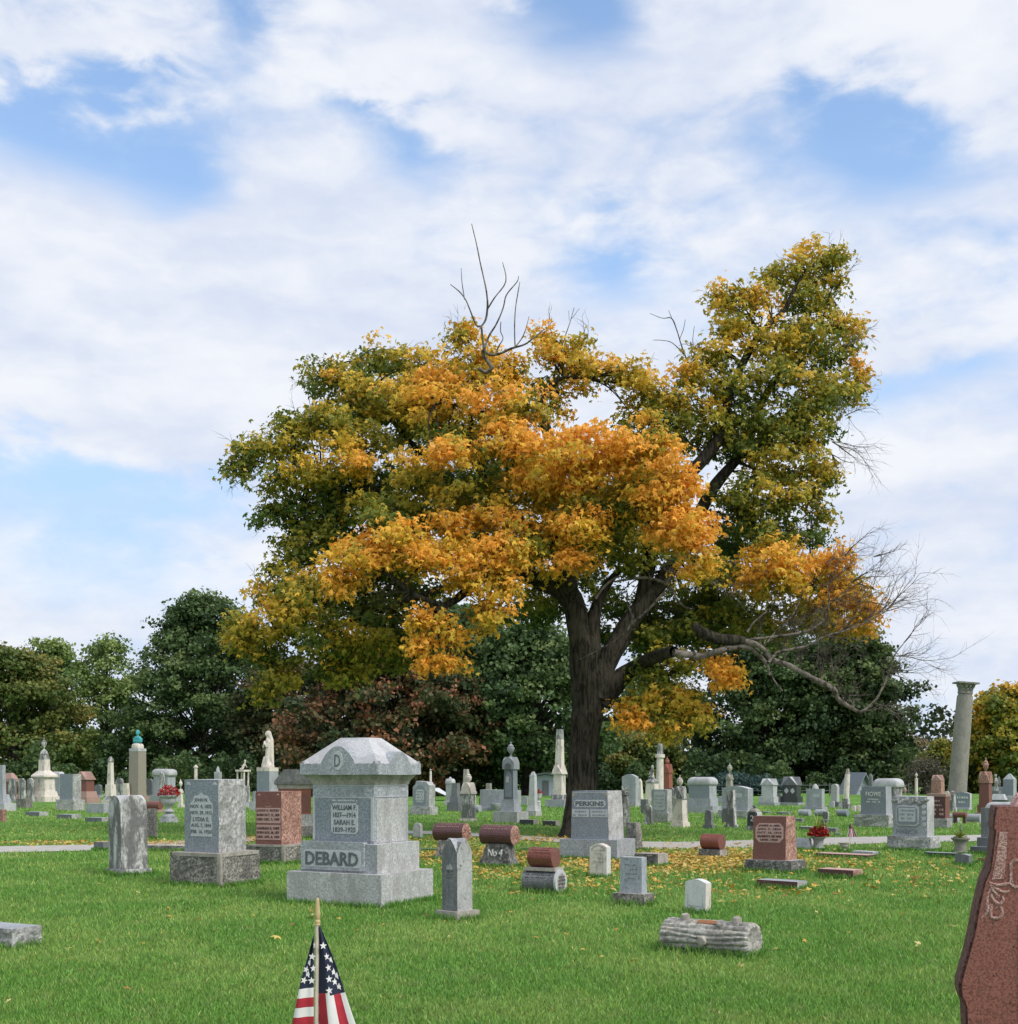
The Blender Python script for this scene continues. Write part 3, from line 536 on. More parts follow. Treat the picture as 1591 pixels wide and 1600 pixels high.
bgtree('broadleaf_tree', 'yellow green tree just left of the leaning column', 1478, 1158, 62, 130, YG, 4200, 1235, seed=24, clump=1.0, leaf=.3)
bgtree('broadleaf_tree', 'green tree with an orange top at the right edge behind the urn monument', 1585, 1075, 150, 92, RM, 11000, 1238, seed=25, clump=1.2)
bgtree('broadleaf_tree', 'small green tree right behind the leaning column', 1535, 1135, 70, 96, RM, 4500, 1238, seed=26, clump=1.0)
bgtree('bush', 'gray brown leafless shrub behind the rough headstone', 1446, 1190, 52, 88, GY, 2200, 1245, seed=27, clump=.8, dens=.6, leaf=.16, group=None)
bgtree('spruce_hedge', 'blue green spruce growing behind the gray headstones right of the maple', 1150, 1216, 130, 84, [(.01, .03, .03), (.03, .07, .065), (.06, .11, .1), (.1, .16, .14)], 2600, 1250, seed=29, clump=.7, leaf=.2, group=None)
r = np.random.default_rng(6); n = 42000
X = r.uniform(-60, 62, n); Yb = 92 + r.random(n) * 2.5; hb = 2.0 + .7 * np.sin(X * .5) + .6 * np.sin(X * 1.3 + 2) + .5 * np.sin(X * 2.9); Zb = r.random(n) ** .8 * hb
kp = ~((X > 29.5) & (X < 32)); X, Yb, Zb = X[kp], Yb[kp], Zb[kp]; n = len(X)
tag(leafmesh('underbrush', np.stack([X, Yb, Zb], 1), .30 * (.6 + .8 * r.random(n)), palette(r.normal(size=n) * .2 + .3 + .2 * np.sin(X * .7), [0, .33, .66, 1], DG), M['farleaf'], None, DIAM, up=.4, rng=r), 'dark low brush growing under the back row of trees', 'brush', kind='stuff')
# far off woods closing the horizon (reads as one mass)
r = np.random.default_rng(5); n = 26000
X = r.uniform(-110, 130, n); hgt = 7.0 + 2.5 * np.sin(X * .13) + 1.8 * np.sin(X * .37 + 1); Z = r.random(n) * hgt; Yf = 165 + r.normal(size=n) * 3
Cc = palette(r.normal(size=n) * .18 + .3 + .25 * np.sin(X * .21), [0, .33, .66, 1], [(.03, .045, .02), (.07, .085, .035), (.13, .13, .05), (.22, .17, .07)])
tag(leafmesh('far_woods', np.stack([X, Yf, Z], 1), .75 * (.6 + .8 * r.random(n)), Cc, M['farleaf'], None, DIAM, up=.4, rng=r), 'low line of distant woods closing the horizon', 'woods', kind='stuff')
# ---------------------------------------------------------------- monument kit
def rocky(bm, faces, amp, cell, cuts):
    """pitch the given faces like split stone: subdivide, then push their inner vertices with chunky noise"""
    eds = list({e for f in faces for e in f.edges}); nn = {f: f.normal.copy() for f in faces}
    before = [(f.normal.copy(), f.calc_center_median()) for f in faces]
    bmesh.ops.subdivide_edges(bm, edges=eds, cuts=cuts, use_grid_fill=True)
    bm.normal_update()
    off = random.uniform(0, 90); nrm = {}
    for f in bm.faces:
        for n_, c_ in before:
            if f.normal.dot(n_) > .995 and abs((f.calc_center_median() - c_).dot(n_)) < 1e-3:
                for v in f.verts: nrm.setdefault(v, []).append(n_)
                break
    for v, ns_ in nrm.items():
        inner = all(any(f.normal.dot(n_) > .99 for n_ in ns_) for f in v.link_faces)
        d = sum(ns_, Vector()).normalized(); q = v.co / cell + Vector((off, 0, 0))
        a = noise.cell(q * .9 + noise.noise_vector(q) * .8) * .5 + noise.noise(q * 1.6) * .9 + noise.noise(q * 4) * .35
        v.co += d * amp * (a if inner else a * .35 - .15)
PROF = {
 'round': [(-.5, 0), (-.5, .80)] + [(-.5 * math.cos(a), .80 + .20 * math.sin(a)) for a in np.linspace(.0, math.pi, 13)[1:-1]] + [(.5, .80), (.5, 0)],
 'arch': [(-.5, 0), (-.5, .6)] + [(-.5 * math.cos(a), .6 + .4 * math.sin(a)) for a in np.linspace(0, math.pi, 13)[1:-1]] + [(.5, .6), (.5, 0)],
 'serp': [(-.5, 0), (-.5, .90)] + [(x_, .90 + .10 * math.cos(x_ * math.pi)) for x_ in np.linspace(-.42, .42, 11)] + [(.5, .90), (.5, 0)],
 'gable': [(-.5, 0), (-.5, .45), (-.06, 1), (.06, 1), (.5, .45), (.5, 0)],
 'peak': [(-.5, 0), (-.5, .82), (0, 1), (.5, .82), (.5, 0)],
 'slant': [(-.5, 0), (-.5, .55), (-.2, 1), (.5, 1), (.5, 0)],
 'chip': [(-.5, 0), (-.5, .78), (-.36, .86), (-.3, 1), (.32, .97), (.42, .88), (.5, .84), (.5, 0)],
}
LAT = {
 'urn': [(.16, 0), (.16, .05), (.08, .1), (.07, .18), (.2, .26), (.38, .4), (.46, .55), (.42, .64), (.3, .68), (.34, .71), (.34, .74), (.2, .8), (.1, .84), (.07, .88), (.11, .93), (.06, .99), (0, 1)],
 'ball': [(.3, 0), (.3, .1), (.2, .2)] + [(.5 * math.sin(a), .6 - .4 * math.cos(a)) for a in np.linspace(.5, math.pi, 9)],
 'planter': [(.30, 0), (.32, .06), (.2, .14), (.13, .22), (.15, .32), (.32, .45), (.40, .62), (.38, .78), (.5, .92), (.5, 1), (.44, 1), (.38, .9), (0, .9)],
 'pot': [(.40, 0), (.42, .06), (.33, .12), (.31, .45), (.34, .75), (.46, .9), (.5, .94), (.5, 1), (.42, 1), (.4, .92), (0, .92)],
 'drum': [(.5, 0), (.5, .94), (.45, 1), (0, 1)], 'bowl': [(.2, 0), (.25, .1), (.42, .5), (.5, .9), (.5, 1), (.42, 1), (.38, .85), (0, .8)],
 'finial': [(.4, 0), (.42, .12), (.15, .25), (.12, .35), (.45, .55), (.4, .7), (.12, .8), (.16, .88), (.05, .97), (0, 1)],
 'knobcap': [(.5, 0), (.5, .2), (.42, .5), (.22, .8), (.1, .95), (0, 1)],
 'column': [(.5, 0), (.5, .04), (.42, .07), (.41, .1), (.37, .93), (.42, .95), (.42, 1), (0, 1)],
 'drumseg': [(.5, 0), (.478, 1)],
 'shaft': [(.5, 0), (.49, .3), (.46, .7), (.44, 1), (0, 1)],
}
NEAR = []
class Mon:
    def __init__(s, name, label, cat, x, yb, wpx, r=.6, yaw=None, group=None, lean=(0, 0)):
        if yaw is None: yaw = -28 - 13 * min(1, max(0, (x - 780) / 400))
        s.th = R(-yaw) - math.atan((x - CX) / FPX); s.c, s.sn = math.cos(s.th), abs(math.sin(s.th)); s.r = r
        D0 = FPX * CH / (yb - H0); Dc = D0
        for _ in range(4): W = wpx * Dc / FPX / (s.c + r * s.sn); Dc = D0 + (W * s.sn + W * r * s.c) / 2
        s.s = Dc / FPX; s.z = 0; s.root = thing(name, label, cat, ((x - CX) * s.s, Dc, 0), R(yaw), group); s.D = Dc
        if lean == (0, 0) and name not in ('barrel_marker', 'capped_monument', 'low_marker'): lean = (random.uniform(-.012, .012), random.uniform(-.014, .014))
        s.root.rotation_euler = (lean[0], lean[1], R(yaw)); s.rough = 0
        if Dc < 31 and name != 'barrel_marker' or label.startswith('gray stone barrel'): NEAR.append((s.root.location.x, Dc, R(yaw), s.w(wpx), s.w(wpx) * r))
    def w(s, wpx, r=None): r = s.r if r is None else r; return wpx * s.s / (s.c + r * s.sn)
    def seg(s, part, kind, wpx, hpx, mat, t=1.0, r=None, mf=None, ms=None, mt=None, rock=0, bev=None, dx=0, z=None, e=.35, rt=(.45, .4), prof=None, sides=24, parent=None, cuts=9, label=None, tr=None, dy=0):
        r = s.r if r is None else r; W = s.w(wpx, r); D = W * r; H = hpx * s.s; z0 = (s.z if z is None else z * s.s); near = s.s < .012
        sink = -.03 if z0 == 0 else -.002
        bev = (min(.012, W * .03) if bev is None else bev); bm = bmesh.new(); smooth = False
        t2 = t if tr is None else tr
        def box(w0, d0, w1, d1, za, zb):
            vv = [bm.verts.new((sx * a / 2, sy * b / 2, z_)) for a, b, z_ in ((w0, d0, za), (w1, d1, zb)) for sx, sy in ((-1, -1), (1, -1), (1, 1), (-1, 1))]
            for q in ((3, 2, 1, 0), (4, 5, 6, 7), (0, 1, 5, 4), (1, 2, 6, 5), (2, 3, 7, 6), (3, 0, 4, 7)): bm.faces.new([vv[i] for i in q])
        if kind == 'box': box(W, D, W * t, D * t2, sink, H)
        elif kind == 'hip':
            box(W, D, W, D, sink, H * e); top = [f for f in bm.faces if f.calc_center_median().z > H * e - 1e-4][0]
            q = bmesh.ops.extrude_discrete_faces(bm, faces=[top])['faces'][0]
            for v in q.verts: v.co = Vector((v.co.x * rt[0], v.co.y * rt[1], H))
        elif kind == 'prof':
            P0 = PROF[prof]; F1 = [bm.verts.new((a * W * (1 + (t - 1) * b), -D / 2, b * H + (sink if b == 0 else 0))) for a, b in P0]; F2 = [bm.verts.new((v.co.x, D / 2, v.co.z)) for v in F1]
            bm.faces.new(F1); bm.faces.new(F2[::-1]); n = len(P0)
            for i in range(n): bm.faces.new((F1[i], F2[i], F2[(i + 1) % n], F1[(i + 1) % n])[::-1])
        elif kind == 'dome':
            rings = [(.95, 0), (1.0, e * .3), (1.0, e)] + [(a_, e + (1 - e) * b_) for a_, b_ in ((.985, .25), (.94, .52), (.86, .76), (.74, .92), (.6, 1))]
            prev = None
            for k_, zz_ in rings:
                cr = .12; pts_ = []
                for cx_, cy_, a0 in ((1, -1, -90), (1, 1, 0), (-1, 1, 90), (-1, -1, 180)):
                    for a in (0, 30, 60, 90):
                        an = R(a0 + a); pts_.append(((cx_ * (.5 - cr) + cr * math.cos(an)) * W * k_, (cy_ * (.5 - cr) + cr * math.sin(an)) * D * k_, zz_ * H + (sink if zz_ == 0 else 0)))
                ring = [bm.verts.new(p_) for p_ in pts_]
                if prev: [bm.faces.new((prev[i], prev[(i + 1) % 16], ring[(i + 1) % 16], ring[i])) for i in range(16)]
                else: bm.faces.new(ring[::-1])
                prev = ring
            bm.faces.new(prev); bev = 0; smooth = True
        elif kind == 'cross':
            n = 16; G = {}
            f_ = (lambda u: math.sqrt(max(0, 1 - u * u))) if prof == 'round' else ((lambda u: 1 - abs(u) ** 1.6) if prof == 'ogive' else (lambda u: 1 - abs(u)))
            for i in range(n + 1):
                for j in range(n + 1):
                    u, v = i / n * 2 - 1, j / n * 2 - 1; G[i, j] = bm.verts.new((u * W / 2, v * D / 2, H * (.02 + .98 * max(f_(u), f_(v)))))
            for i in range(n):
                for j in range(n): bm.faces.new((G[i, j], G[i + 1, j], G[i + 1, j + 1], G[i, j + 1]))
            for side in ([G[i, 0] for i in range(n + 1)], [G[n, j] for j in range(n + 1)], [G[n - i, n] for i in range(n + 1)], [G[0, n - j] for j in range(n + 1)]):
                lo_ = [bm.verts.new((v.co.x, v.co.y, sink)) for v in side]
                for i in range(n): bm.faces.new((lo_[i], lo_[i + 1], side[i + 1], side[i]))
            bmesh.ops.remove_doubles(bm, verts=bm.verts, dist=1e-5); bev = 0
        elif kind == 'lathe':
            P0 = LAT[prof]; Wd = wpx * s.s; prev = None
            for rr_, zz_ in P0:
                ring = [bm.verts.new((rr_ * Wd * math.cos(6.2832 * i / sides), rr_ * Wd * math.sin(6.2832 * i / sides), zz_ * H + (sink if zz_ == 0 else 0))) for i in range(sides)] if rr_ > 0 else [bm.verts.new((0, 0, zz_ * H))]
                if prev is None: bm.faces.new(ring[::-1])
                elif len(ring) == 1: [bm.faces.new((prev[i], prev[(i + 1) % sides], ring[0])) for i in range(sides)]
                else: [bm.faces.new((prev[i], prev[(i + 1) % sides], ring[(i + 1) % sides], ring[i])) for i in range(sides)]
                prev = ring
            bev = 0; smooth = sides > 8
        elif kind == 'log':
            dia = hpx * s.s; Ln = (wpx * s.s - dia * s.sn * .9) / s.c; s.L, s.dia = Ln, dia; n = 28; m_ = 2 if not rock else 6
            rings = [[bm.verts.new((-Ln / 2 + Ln * k / m_, dia / 2 * math.cos(6.2832 * i / n), dia / 2 + dia / 2 * math.sin(6.2832 * i / n))) for i in range(n)] for k in range(m_ + 1)]
            for k in range(m_): [bm.faces.new((rings[k][i], rings[k][(i + 1) % n], rings[k + 1][(i + 1) % n], rings[k + 1][i])) for i in range(n)]
            for rg_, sg in ((rings[0], -1), (rings[-1], 1)):
                c_ = None; pr = rg_
                for fr in (.66, .33):
                    nr = [bm.verts.new(((v.co.x + sg * (random.uniform(.0, .03) if rock else .004)), v.co.y * fr, dia / 2 + (v.co.z - dia / 2) * fr)) for v in rg_]
                    [bm.faces.new((pr[i], pr[(i + 1) % n], nr[(i + 1) % n], nr[i])) for i in range(n)]; pr = nr
                bm.faces.new(pr)
            bev = 0
        if bev and not rock: bmesh.ops.bevel(bm, geom=[e_ for e_ in bm.edges if e_.calc_face_angle(0) > .35], offset=bev, segments=2, profile=.6, affect='EDGES')
        bmesh.ops.recalc_face_normals(bm, faces=bm.faces); bm.normal_update()
        if rock and kind != 'log':
            sd_ = [f for f in bm.faces if abs(f.normal.z) < .6 and (rock != 'sides' or abs(f.normal.x) > .7)]
            rocky(bm, sd_, min(.026, W * .035) * (1 if rock in ('sides', 'all') else rock), max(.08, min(W, H) * .28), cuts if near else 4)
            bm.normal_update()
        mats = [mat]; 
        def slot(mm):
            if mm not in mats: mats.append(mm)
            return mats.index(mm)
        for f in bm.faces:
            n = f.normal
            if mt and n.z > .6: f.material_index = slot(mt)
            elif mf and n.y < -.85: f.material_index = slot(mf)
            elif ms and abs(n.x) > .6: f.material_index = slot(ms)
        o = bmobj(part, bm, [M[k_] for k_ in mats], parent or s.root, smooth, label)
        if near and smooth is False and rock: o.data.shade_flat()
        o.location = (dx * s.s, dy * s.s, z0); s.f = dict(w0=W, d0=D, w1=W * t, d1=D * t2, h=H, o=o); s.last = o
        if z is None: s.z = z0 + H
        return o
    def frame(s, side=False):
        f = s.f
        if not side: O = Vector((0, -f['d0'] / 2, 0)); T = Vector((0, -f['d1'] / 2, f['h'])); u = Vector((1, 0, 0)); wid = f['w0']
        else: O = Vector((f['w0'] / 2, 0, 0)); T = Vector((f['w1'] / 2, 0, f['h'])); u = Vector((0, 1, 0)); wid = f['d0']
        v = (T - O).normalized(); n = u.cross(v); m_ = Matrix((u, v, n)).transposed().to_4x4(); m_.translation = O
        return m_, wid, (T - O).length
    def panel(s, part, cx, cz, w, h, mat, th=.004, side=False, cut=.12, base=-.02, prof=None):
        """thin plate proud of the face; position and size are fractions of the face"""
        m_, W, H = s.frame(side); bm = bmesh.new(); a, b = w * W / 2, h * H / 2; c_ = cut * min(a, b) * 2
        P0 = [(-a, -b + c_), (-a + c_, -b), (a - c_, -b), (a, -b + c_), (a, b - c_), (a - c_, b), (-a + c_, b), (-a, b - c_)] if not prof else [(x_ * 2 * a, z_ * 2 * b - b) for x_, z_ in prof][::-1]
        lo_ = [bm.verts.new((x_ + cx * W, y_ + cz * H, base)) for x_, y_ in P0]; hi_ = [bm.verts.new((v.co.x, v.co.y, th)) for v in lo_]; n = len(P0)
        bm.faces.new(lo_[::-1]); bm.faces.new(hi_); [bm.faces.new((lo_[i], lo_[(i + 1) % n], hi_[(i + 1) % n], hi_[i])) for i in range(n)]
        bm.transform(m_); return bmobj(part, bm, M[mat], s.f['o'])
    def letters(s, lines, cx, cz, w, h, mat, th=.009, part='lettering', bold=.0, fill=.72, side=False, fits=None):
        m_, W, H = s.frame(side); n = len(lines); lh = h * H / n
        for i, ln in enumerate(lines):
            if not ln: continue
            bm = bmesh.new()
            me = textmesh(ln, bold); xs = [v.co.x for v in me.vertices]; ys = [v.co.y for v in me.vertices]
            x0, x1, y0, y1 = min(xs), max(xs), min(ys), max(ys); tw = w * W * (fits[i] if fits else 1)
            sx = tw / (x1 - x0); sy = lh * fill / (y1 - y0); sx = min(sx, sy * 1.3) if not fits else sx
            mt_ = Matrix.Translation((cx * W, (cz + h / 2) * H - lh * (i + .5), 0)) @ Matrix.Diagonal((sx, sy, th * 2, 1)) @ Matrix.Translation((-(x0 + x1) / 2, -(y0 + y1) / 2, 0))
            me.transform(m_ @ mt_); bm.from_mesh(me); bpy.data.meshes.remove(me); bmobj(part, bm, M[mat], s.f['o'])
    def marks(s, rows, cx, cz, w, h, mat, th=.006, side=False, fill=.55):
        """worn illegible inscription: short carved strokes in rows"""
        m_, W, H = s.frame(side); lh = h * H / rows
        for i in range(rows):
            bm = bmesh.new()
            half = w * W / 2 * random.uniform(.7, 1); x_ = -half; y_ = (cz + h / 2) * H - lh * (i + .5)
            while x_ < half:
                sw = lh * random.uniform(.12, .5); hh_ = lh * fill * random.uniform(.6, 1)
                if random.random() < .9: bmesh.ops.create_cube(bm, size=1, matrix=m_ @ Matrix.Translation((cx * W + x_ + sw / 2, y_, 0)) @ Matrix.Diagonal((sw, hh_, th * 2, 1)))
                x_ += sw + lh * random.uniform(.12, .25)
            bmobj('inscription', bm, M[mat], s.f['o'])
def textmesh(body, bold=0):
    cu = bpy.data.curves.new('t', 'FONT'); cu.body = body; cu.extrude = .5; cu.offset = bold; cu.resolution_u = 2
    o = bpy.data.objects.new('t', cu); COL.objects.link(o); bpy.context.view_layer.update()
    me = bpy.data.meshes.new_from_object(o.evaluated_get(bpy.context.evaluated_depsgraph_get())); bpy.data.objects.remove(o); bpy.data.curves.remove(cu)
    return me
def figure(name, caps, mat, parent, vox, scale, label=None):
    """one continuous carved or cast figure: capsules (x,y,z,r)-(x,y,z,r) fused by a remesh"""
    bm = bmesh.new()
    for a, b in caps:
        a, b = [Vector(q) for q in (a[:3], b[:3])] , (a[3], b[3]); (pa, pb), (ra, rb) = a, b
        nk = max(2, int((pb - pa).length / (.3 * min(ra, rb))) + 1)
        for k in range(nk + 1):
            t = k / nk; c_ = pa.lerp(pb, t); r_ = ra + (rb - ra) * t
            bmesh.ops.create_icosphere(bm, subdivisions=2, radius=r_ * scale, matrix=Matrix.Translation(c_ * scale))
    o = bmobj(name, bm, M[mat], parent, True, label)
    md = o.modifiers.new('remesh', 'REMESH'); md.mode = 'VOXEL'; md.voxel_size = vox * scale; md.use_smooth_shade = True
    return o
def flowers(name, parent, c, r, n, cols, sz, mat='petal', up=.7, zs=.6, label=None):
    v = RNG.normal(size=(n, 3)); v /= np.linalg.norm(v, axis=1)[:, None]; v[:, 2] = np.abs(v[:, 2]); v *= (RNG.random((n, 1)) ** .3) * r; v[:, 2] *= zs
    cc = palette(RNG.random(n), np.linspace(0, 1, len(cols)), cols); o = leafmesh(name, v + np.array(c), sz * (.7 + .6 * RNG.random(n)), cc, M[mat], parent, DIAM, up=up)
    if label: o['label'] = label
    return o
def spikes(name, parent, c, h, n, cols, spread=.6, wd=.008):
    V, F, C_ = [], [], []
    for i in range(n):
        a = random.uniform(0, 6.283); l = h * random.uniform(.6, 1.1); sp = spread * random.uniform(.2, 1); d = Vector((math.cos(a), math.sin(a), 0)); q = Vector((-d.y, d.x, 0)) * wd; b_ = len(V); c0 = Vector(c); col_ = random.choice(cols)
        for j in range(5):
            t = j / 4; p_ = c0 + d * l * sp * t ** 1.4 + Vector((0, 0, l * (t - .35 * t * t * sp))); w_ = (1 - t * .9); V += [tuple(p_ - q * w_), tuple(p_ + q * w_)]; C_ += [col_, col_]
            if j: F.append((b_ + 2 * j - 2, b_ + 2 * j - 1, b_ + 2 * j + 1, b_ + 2 * j))
    return npmesh(name, V, F, M['petal'], parent, np.array(C_))

# ================================================================ near monuments
# --- DEBARD
m_ = Mon('capped_monument', 'tall gray granite monument with roof shaped cap lettered DEBARD', 'monument', 564, 1421, 227, .84)
m_.seg('base', 'box', 227, 50, 'pale', bev=.03)
m_.seg('plinth', 'box', 183, 44, 'gray', bev=.012, ms='pale', mt='cap')
m_.panel('name_block', -.07, .57, .83, .98, 'gray', th=.03, base=-.05, cut=.03)
m_.panel('name_panel', -.07, .48, .76, .6, 'frost', th=.034, base=.0, cut=.12)
m_.letters(['DEBARD'], -.07, .48, .70, .66, 'letterdark', th=.042, bold=.025, fits=[1])
m_.seg('die', 'box', 148, 90, 'gray', bev=.01)
m_.panel('frame_panel', 0, .385, .90, .72, 'steel', th=.004, cut=.03)
m_.panel('inscription_panel', .03, .42, .44, .52, 'frost', th=.009, base=-.01, cut=.1)
m_.letters(['WILLIAM F.', '1837—1914', 'SARAH E.', '1839-1925'], .03, .42, .40, .50, 'letterdark', th=.013, bold=.02, fits=[1, .92, .86, .92], fill=.7)
for zz_, hh in ((.985, .012), (.775, .012)):
    m_.panel('molding', 0, zz_, .94, hh, 'frost', th=.008, cut=0)
m_.panel('frame_panel', 0, .385, .86, .74, 'pale', th=.004, cut=.03, side=True)
for zz_ in (.985, .79): m_.panel('molding', 0, zz_, .9, .012, 'frost', th=.008, cut=0, side=True)
m_.panel('corner_strip', .475, .42, .04, .74, 'frost', th=.010, cut=.0); m_.panel('corner_strip', -.475, .42, .03, .74, 'frost', th=.010, cut=.0)
def scroll(m_, cx, cz, sc, mat, side=False, n=9, th=.007, flip=1):
    f_, W, H = m_.frame(side); T = Tubes(); 
    for sg in (-1, 1):
        for q in range(2):
            pts_ = [f_ @ Vector((cx * W + sg * sc * (.15 + .35 * q + (.28 - .02 * k) * math.cos(k * .75 + q * 2)), cz * H + flip * sc * (.45 * (.5 - q * .3) + (.28 - .02 * k) * math.sin(k * .75 + q * 2)), .0)) for k in range(n)]
            T.add(pts_, [sc * .13 * (1 - k / n * .6) for k in range(n)], 6)
    return T.build('carved_scroll', M[mat], m_.f['o'])
for cx_ in (-.4, .02, .4): scroll(m_, cx_, .88, .05, 'frost')
for cx_ in (-.36, .36): scroll(m_, cx_, .89, .05, 'frost', True)
m_.marks(1, .02, .725, .5, .05, 'letterpale', th=.008)
zc = m_.z / m_.s
m_.seg('cornice', 'box', 150, 7, 'lime', z=zc, t=1.05, bev=.004); m_.seg('cornice', 'box', 158, 9, 'lime', z=zc + 7, t=1.12, bev=.006); m_.z += 15 * m_.s
m_.seg('cap', 'hip', 187, 57, 'cap', e=.30, rt=(.36, .30), bev=.008)
m_.f['h'] = 57 * m_.s * .30; cf = m_.f
arch = [(-.5, 0), (-.5, .05)] + [(x_, .05 + .95 * (1 - abs(x_ * 2) ** 2.0) ** .8) for x_ in np.linspace(-.47, .47, 19)] + [(.5, .05), (.5, 0)]
wav = [(-.5, 0)] + [(x_, .86 + .14 * abs(math.sin(x_ * 28))) for x_ in np.linspace(-.5, .5, 29)] + [(.5, 0)]
for sd_ in (False, True):
    m_.panel('eaves_face', 0, .5, .995, 1.0, 'gray', th=.006, base=-.05, side=sd_, prof=wav)
    m_.panel('arched_crest', 0, 1.25 if not sd_ else 1.02, .52 if not sd_ else .6, 2.55 if not sd_ else 2.1, 'gray', th=.010, base=-.16, side=sd_, prof=arch)
    for cx_ in (-.37, .37): scroll(m_, cx_, .38, .055, 'frost', sd_)
    for cx_ in (-.46, .46): m_.panel('corner_crest', cx_, .62, .075, 1.2, 'gray', th=.009, base=-.06, side=sd_, prof=arch)
f_, W, H = m_.frame(); 
oval = [(.5 * math.cos(a), .5 + .5 * math.sin(a)) for a in np.linspace(0, 6.28318, 25)[:-1]][::-1]
m_.panel('oval_medallion', 0, 1.25, .135, 1.7, 'frost', th=.015, base=0, prof=oval)
m_.letters(['D'], 0, 1.25, .075, 1.5, 'letterdark', th=.021, part='monogram')
# --- LYDIA stone
def base_margins(m_):
    for sd_ in (False, True):
        for cx_ in ((.475,) if not sd_ else (-.475,)): m_.panel('dressed_margin', cx_, .5, .055, .99, 'lime', th=.009, side=sd_, cut=0)
        m_.panel('dressed_margin', 0, .95, .9, .1, 'lime', th=.009, side=sd_, cut=0)
m_ = Mon('headstone', 'gray granite block with rock faced side reading LYDIA E. on a brown rock base', 'headstone', 337, 1388, 137, .95)
m_.seg('base', 'box', 137, 52, 'rockbrown', rock=.55, mt='lime', cuts=12); base_margins(m_); m_.seg('die', 'box', 94, 112, 'gray', r=.92, t=.99, rock='sides', ms='rockgray', mf='steel', mt='cap', cuts=12)
m_.panel('arched_panel', 0, .60, .86, .70, 'steel', th=.003, prof=PROF['arch'])
m_.panel('inscription_panel', 0, .52, .70, .60, 'frost', th=.006, base=-.01, prof=[(-.45, 0), (-.40, .12), (-.46, .2), (-.40, .45), (-.47, .55), (-.46, .75), (-.36, .8), (-.28, .93), (-.1, .95), (0, 1), (.1, .95), (.28, .93), (.36, .8), (.46, .75), (.47, .55), (.40, .45), (.46, .2), (.40, .12), (.45, 0)])
m_.letters(['JOHN N.', 'NOV. 4, 1832', 'NOV. 29, 1913', 'LYDIA E.', 'AUG. 7, 1844', 'FEB. 16, 1926'], 0, .50, .62, .52, 'letterdark', th=.010, bold=.02, fits=[.62, .98, .98, .76, .94, .94], fill=.68)
for cx_ in (-.38, .38): scroll(m_, cx_, .93, .055, 'frost')
# --- red granite family stone
m_ = Mon('headstone', 'brown red granite block with rock faced pink side left of the DEBARD monument', 'headstone', 436, 1352, 100, .95)
m_.seg('base', 'box', 100, 30, 'rockbrown', rock=.55, mt='lime', cuts=10); base_margins(m_); m_.seg('die', 'box', 71, 82, 'rose', r=1.0, t=.99, rock='sides', ms='rockpink', mt='pink', cuts=10)
m_.letters(['JULIUS G. RICKEY', 'BORN OCT. 12, 1830', 'DIED DEC. 9, 1895', '', 'HANNAH E. WIFE', 'BORN AUG. 28, 1837', 'DIED APR. 8, 1909'], 0, .39, .88, .58, 'letterred', th=.010, bold=.02, fits=[.98] * 7, fill=.66)
m_.panel('frosted_band', 0, .39, .92, .60, 'frostpink', th=.005, cut=.0); m_.panel('divider', 0, .39, .95, .03, 'rose', th=.008, cut=0)
m_.panel('carved_peak', 0, .77, .32, .14, 'rockpink', th=.004, prof=[(-.5, 0), (-.42, .06), (0, .62), (.42, .06), (.5, 0)]); m_.panel('carved_peak', 0, .765, .2, .06, 'rose', th=.007, prof=[(-.5, 0), (0, .8), (.5, 0)])
for cx_ in (-.36, .36): scroll(m_, cx_, .93, .04, 'frostpink')
# --- twin arched marble pillar stone
m_ = Mon('headstone', 'blackened white marble stone with rounded arched faces at the far left front', 'headstone', 201, 1370, 79, .9, yaw=-50)
m_.seg('base', 'box', 79, 10, 'oldmarble', t=.86, bev=.015); m_.seg('die', 'box', 58, 92, 'oldmarble', t=.99); m_.seg('arched_top', 'cross', 58, 22, 'oldmarble', prof='round', mt='cap')
m_.s_ = 0
# --- pointed gray pillar
m_ = Mon('headstone', 'narrow dark gray pillar stone with pointed arch faces just right of the DEBARD monument', 'headstone', 715, 1441, 71, .95, yaw=-44)
m_.seg('base', 'box', 71, 15, 'lime', t=.97, bev=.015); m_.seg('die', 'box', 47, 88, 'pillar', ms='pillarside', bev=.008)
m_.panel('carved_emblem', 0, .78, .4, .1, 'pillarside', th=.006, prof=arch); m_.marks(3, 0, .64, .5, .16, 'darklichen', th=.003)
m_.seg('pointed_top', 'cross', 47, 24, 'pillar', prof='ogive', ms='pillarside', mt='gray')
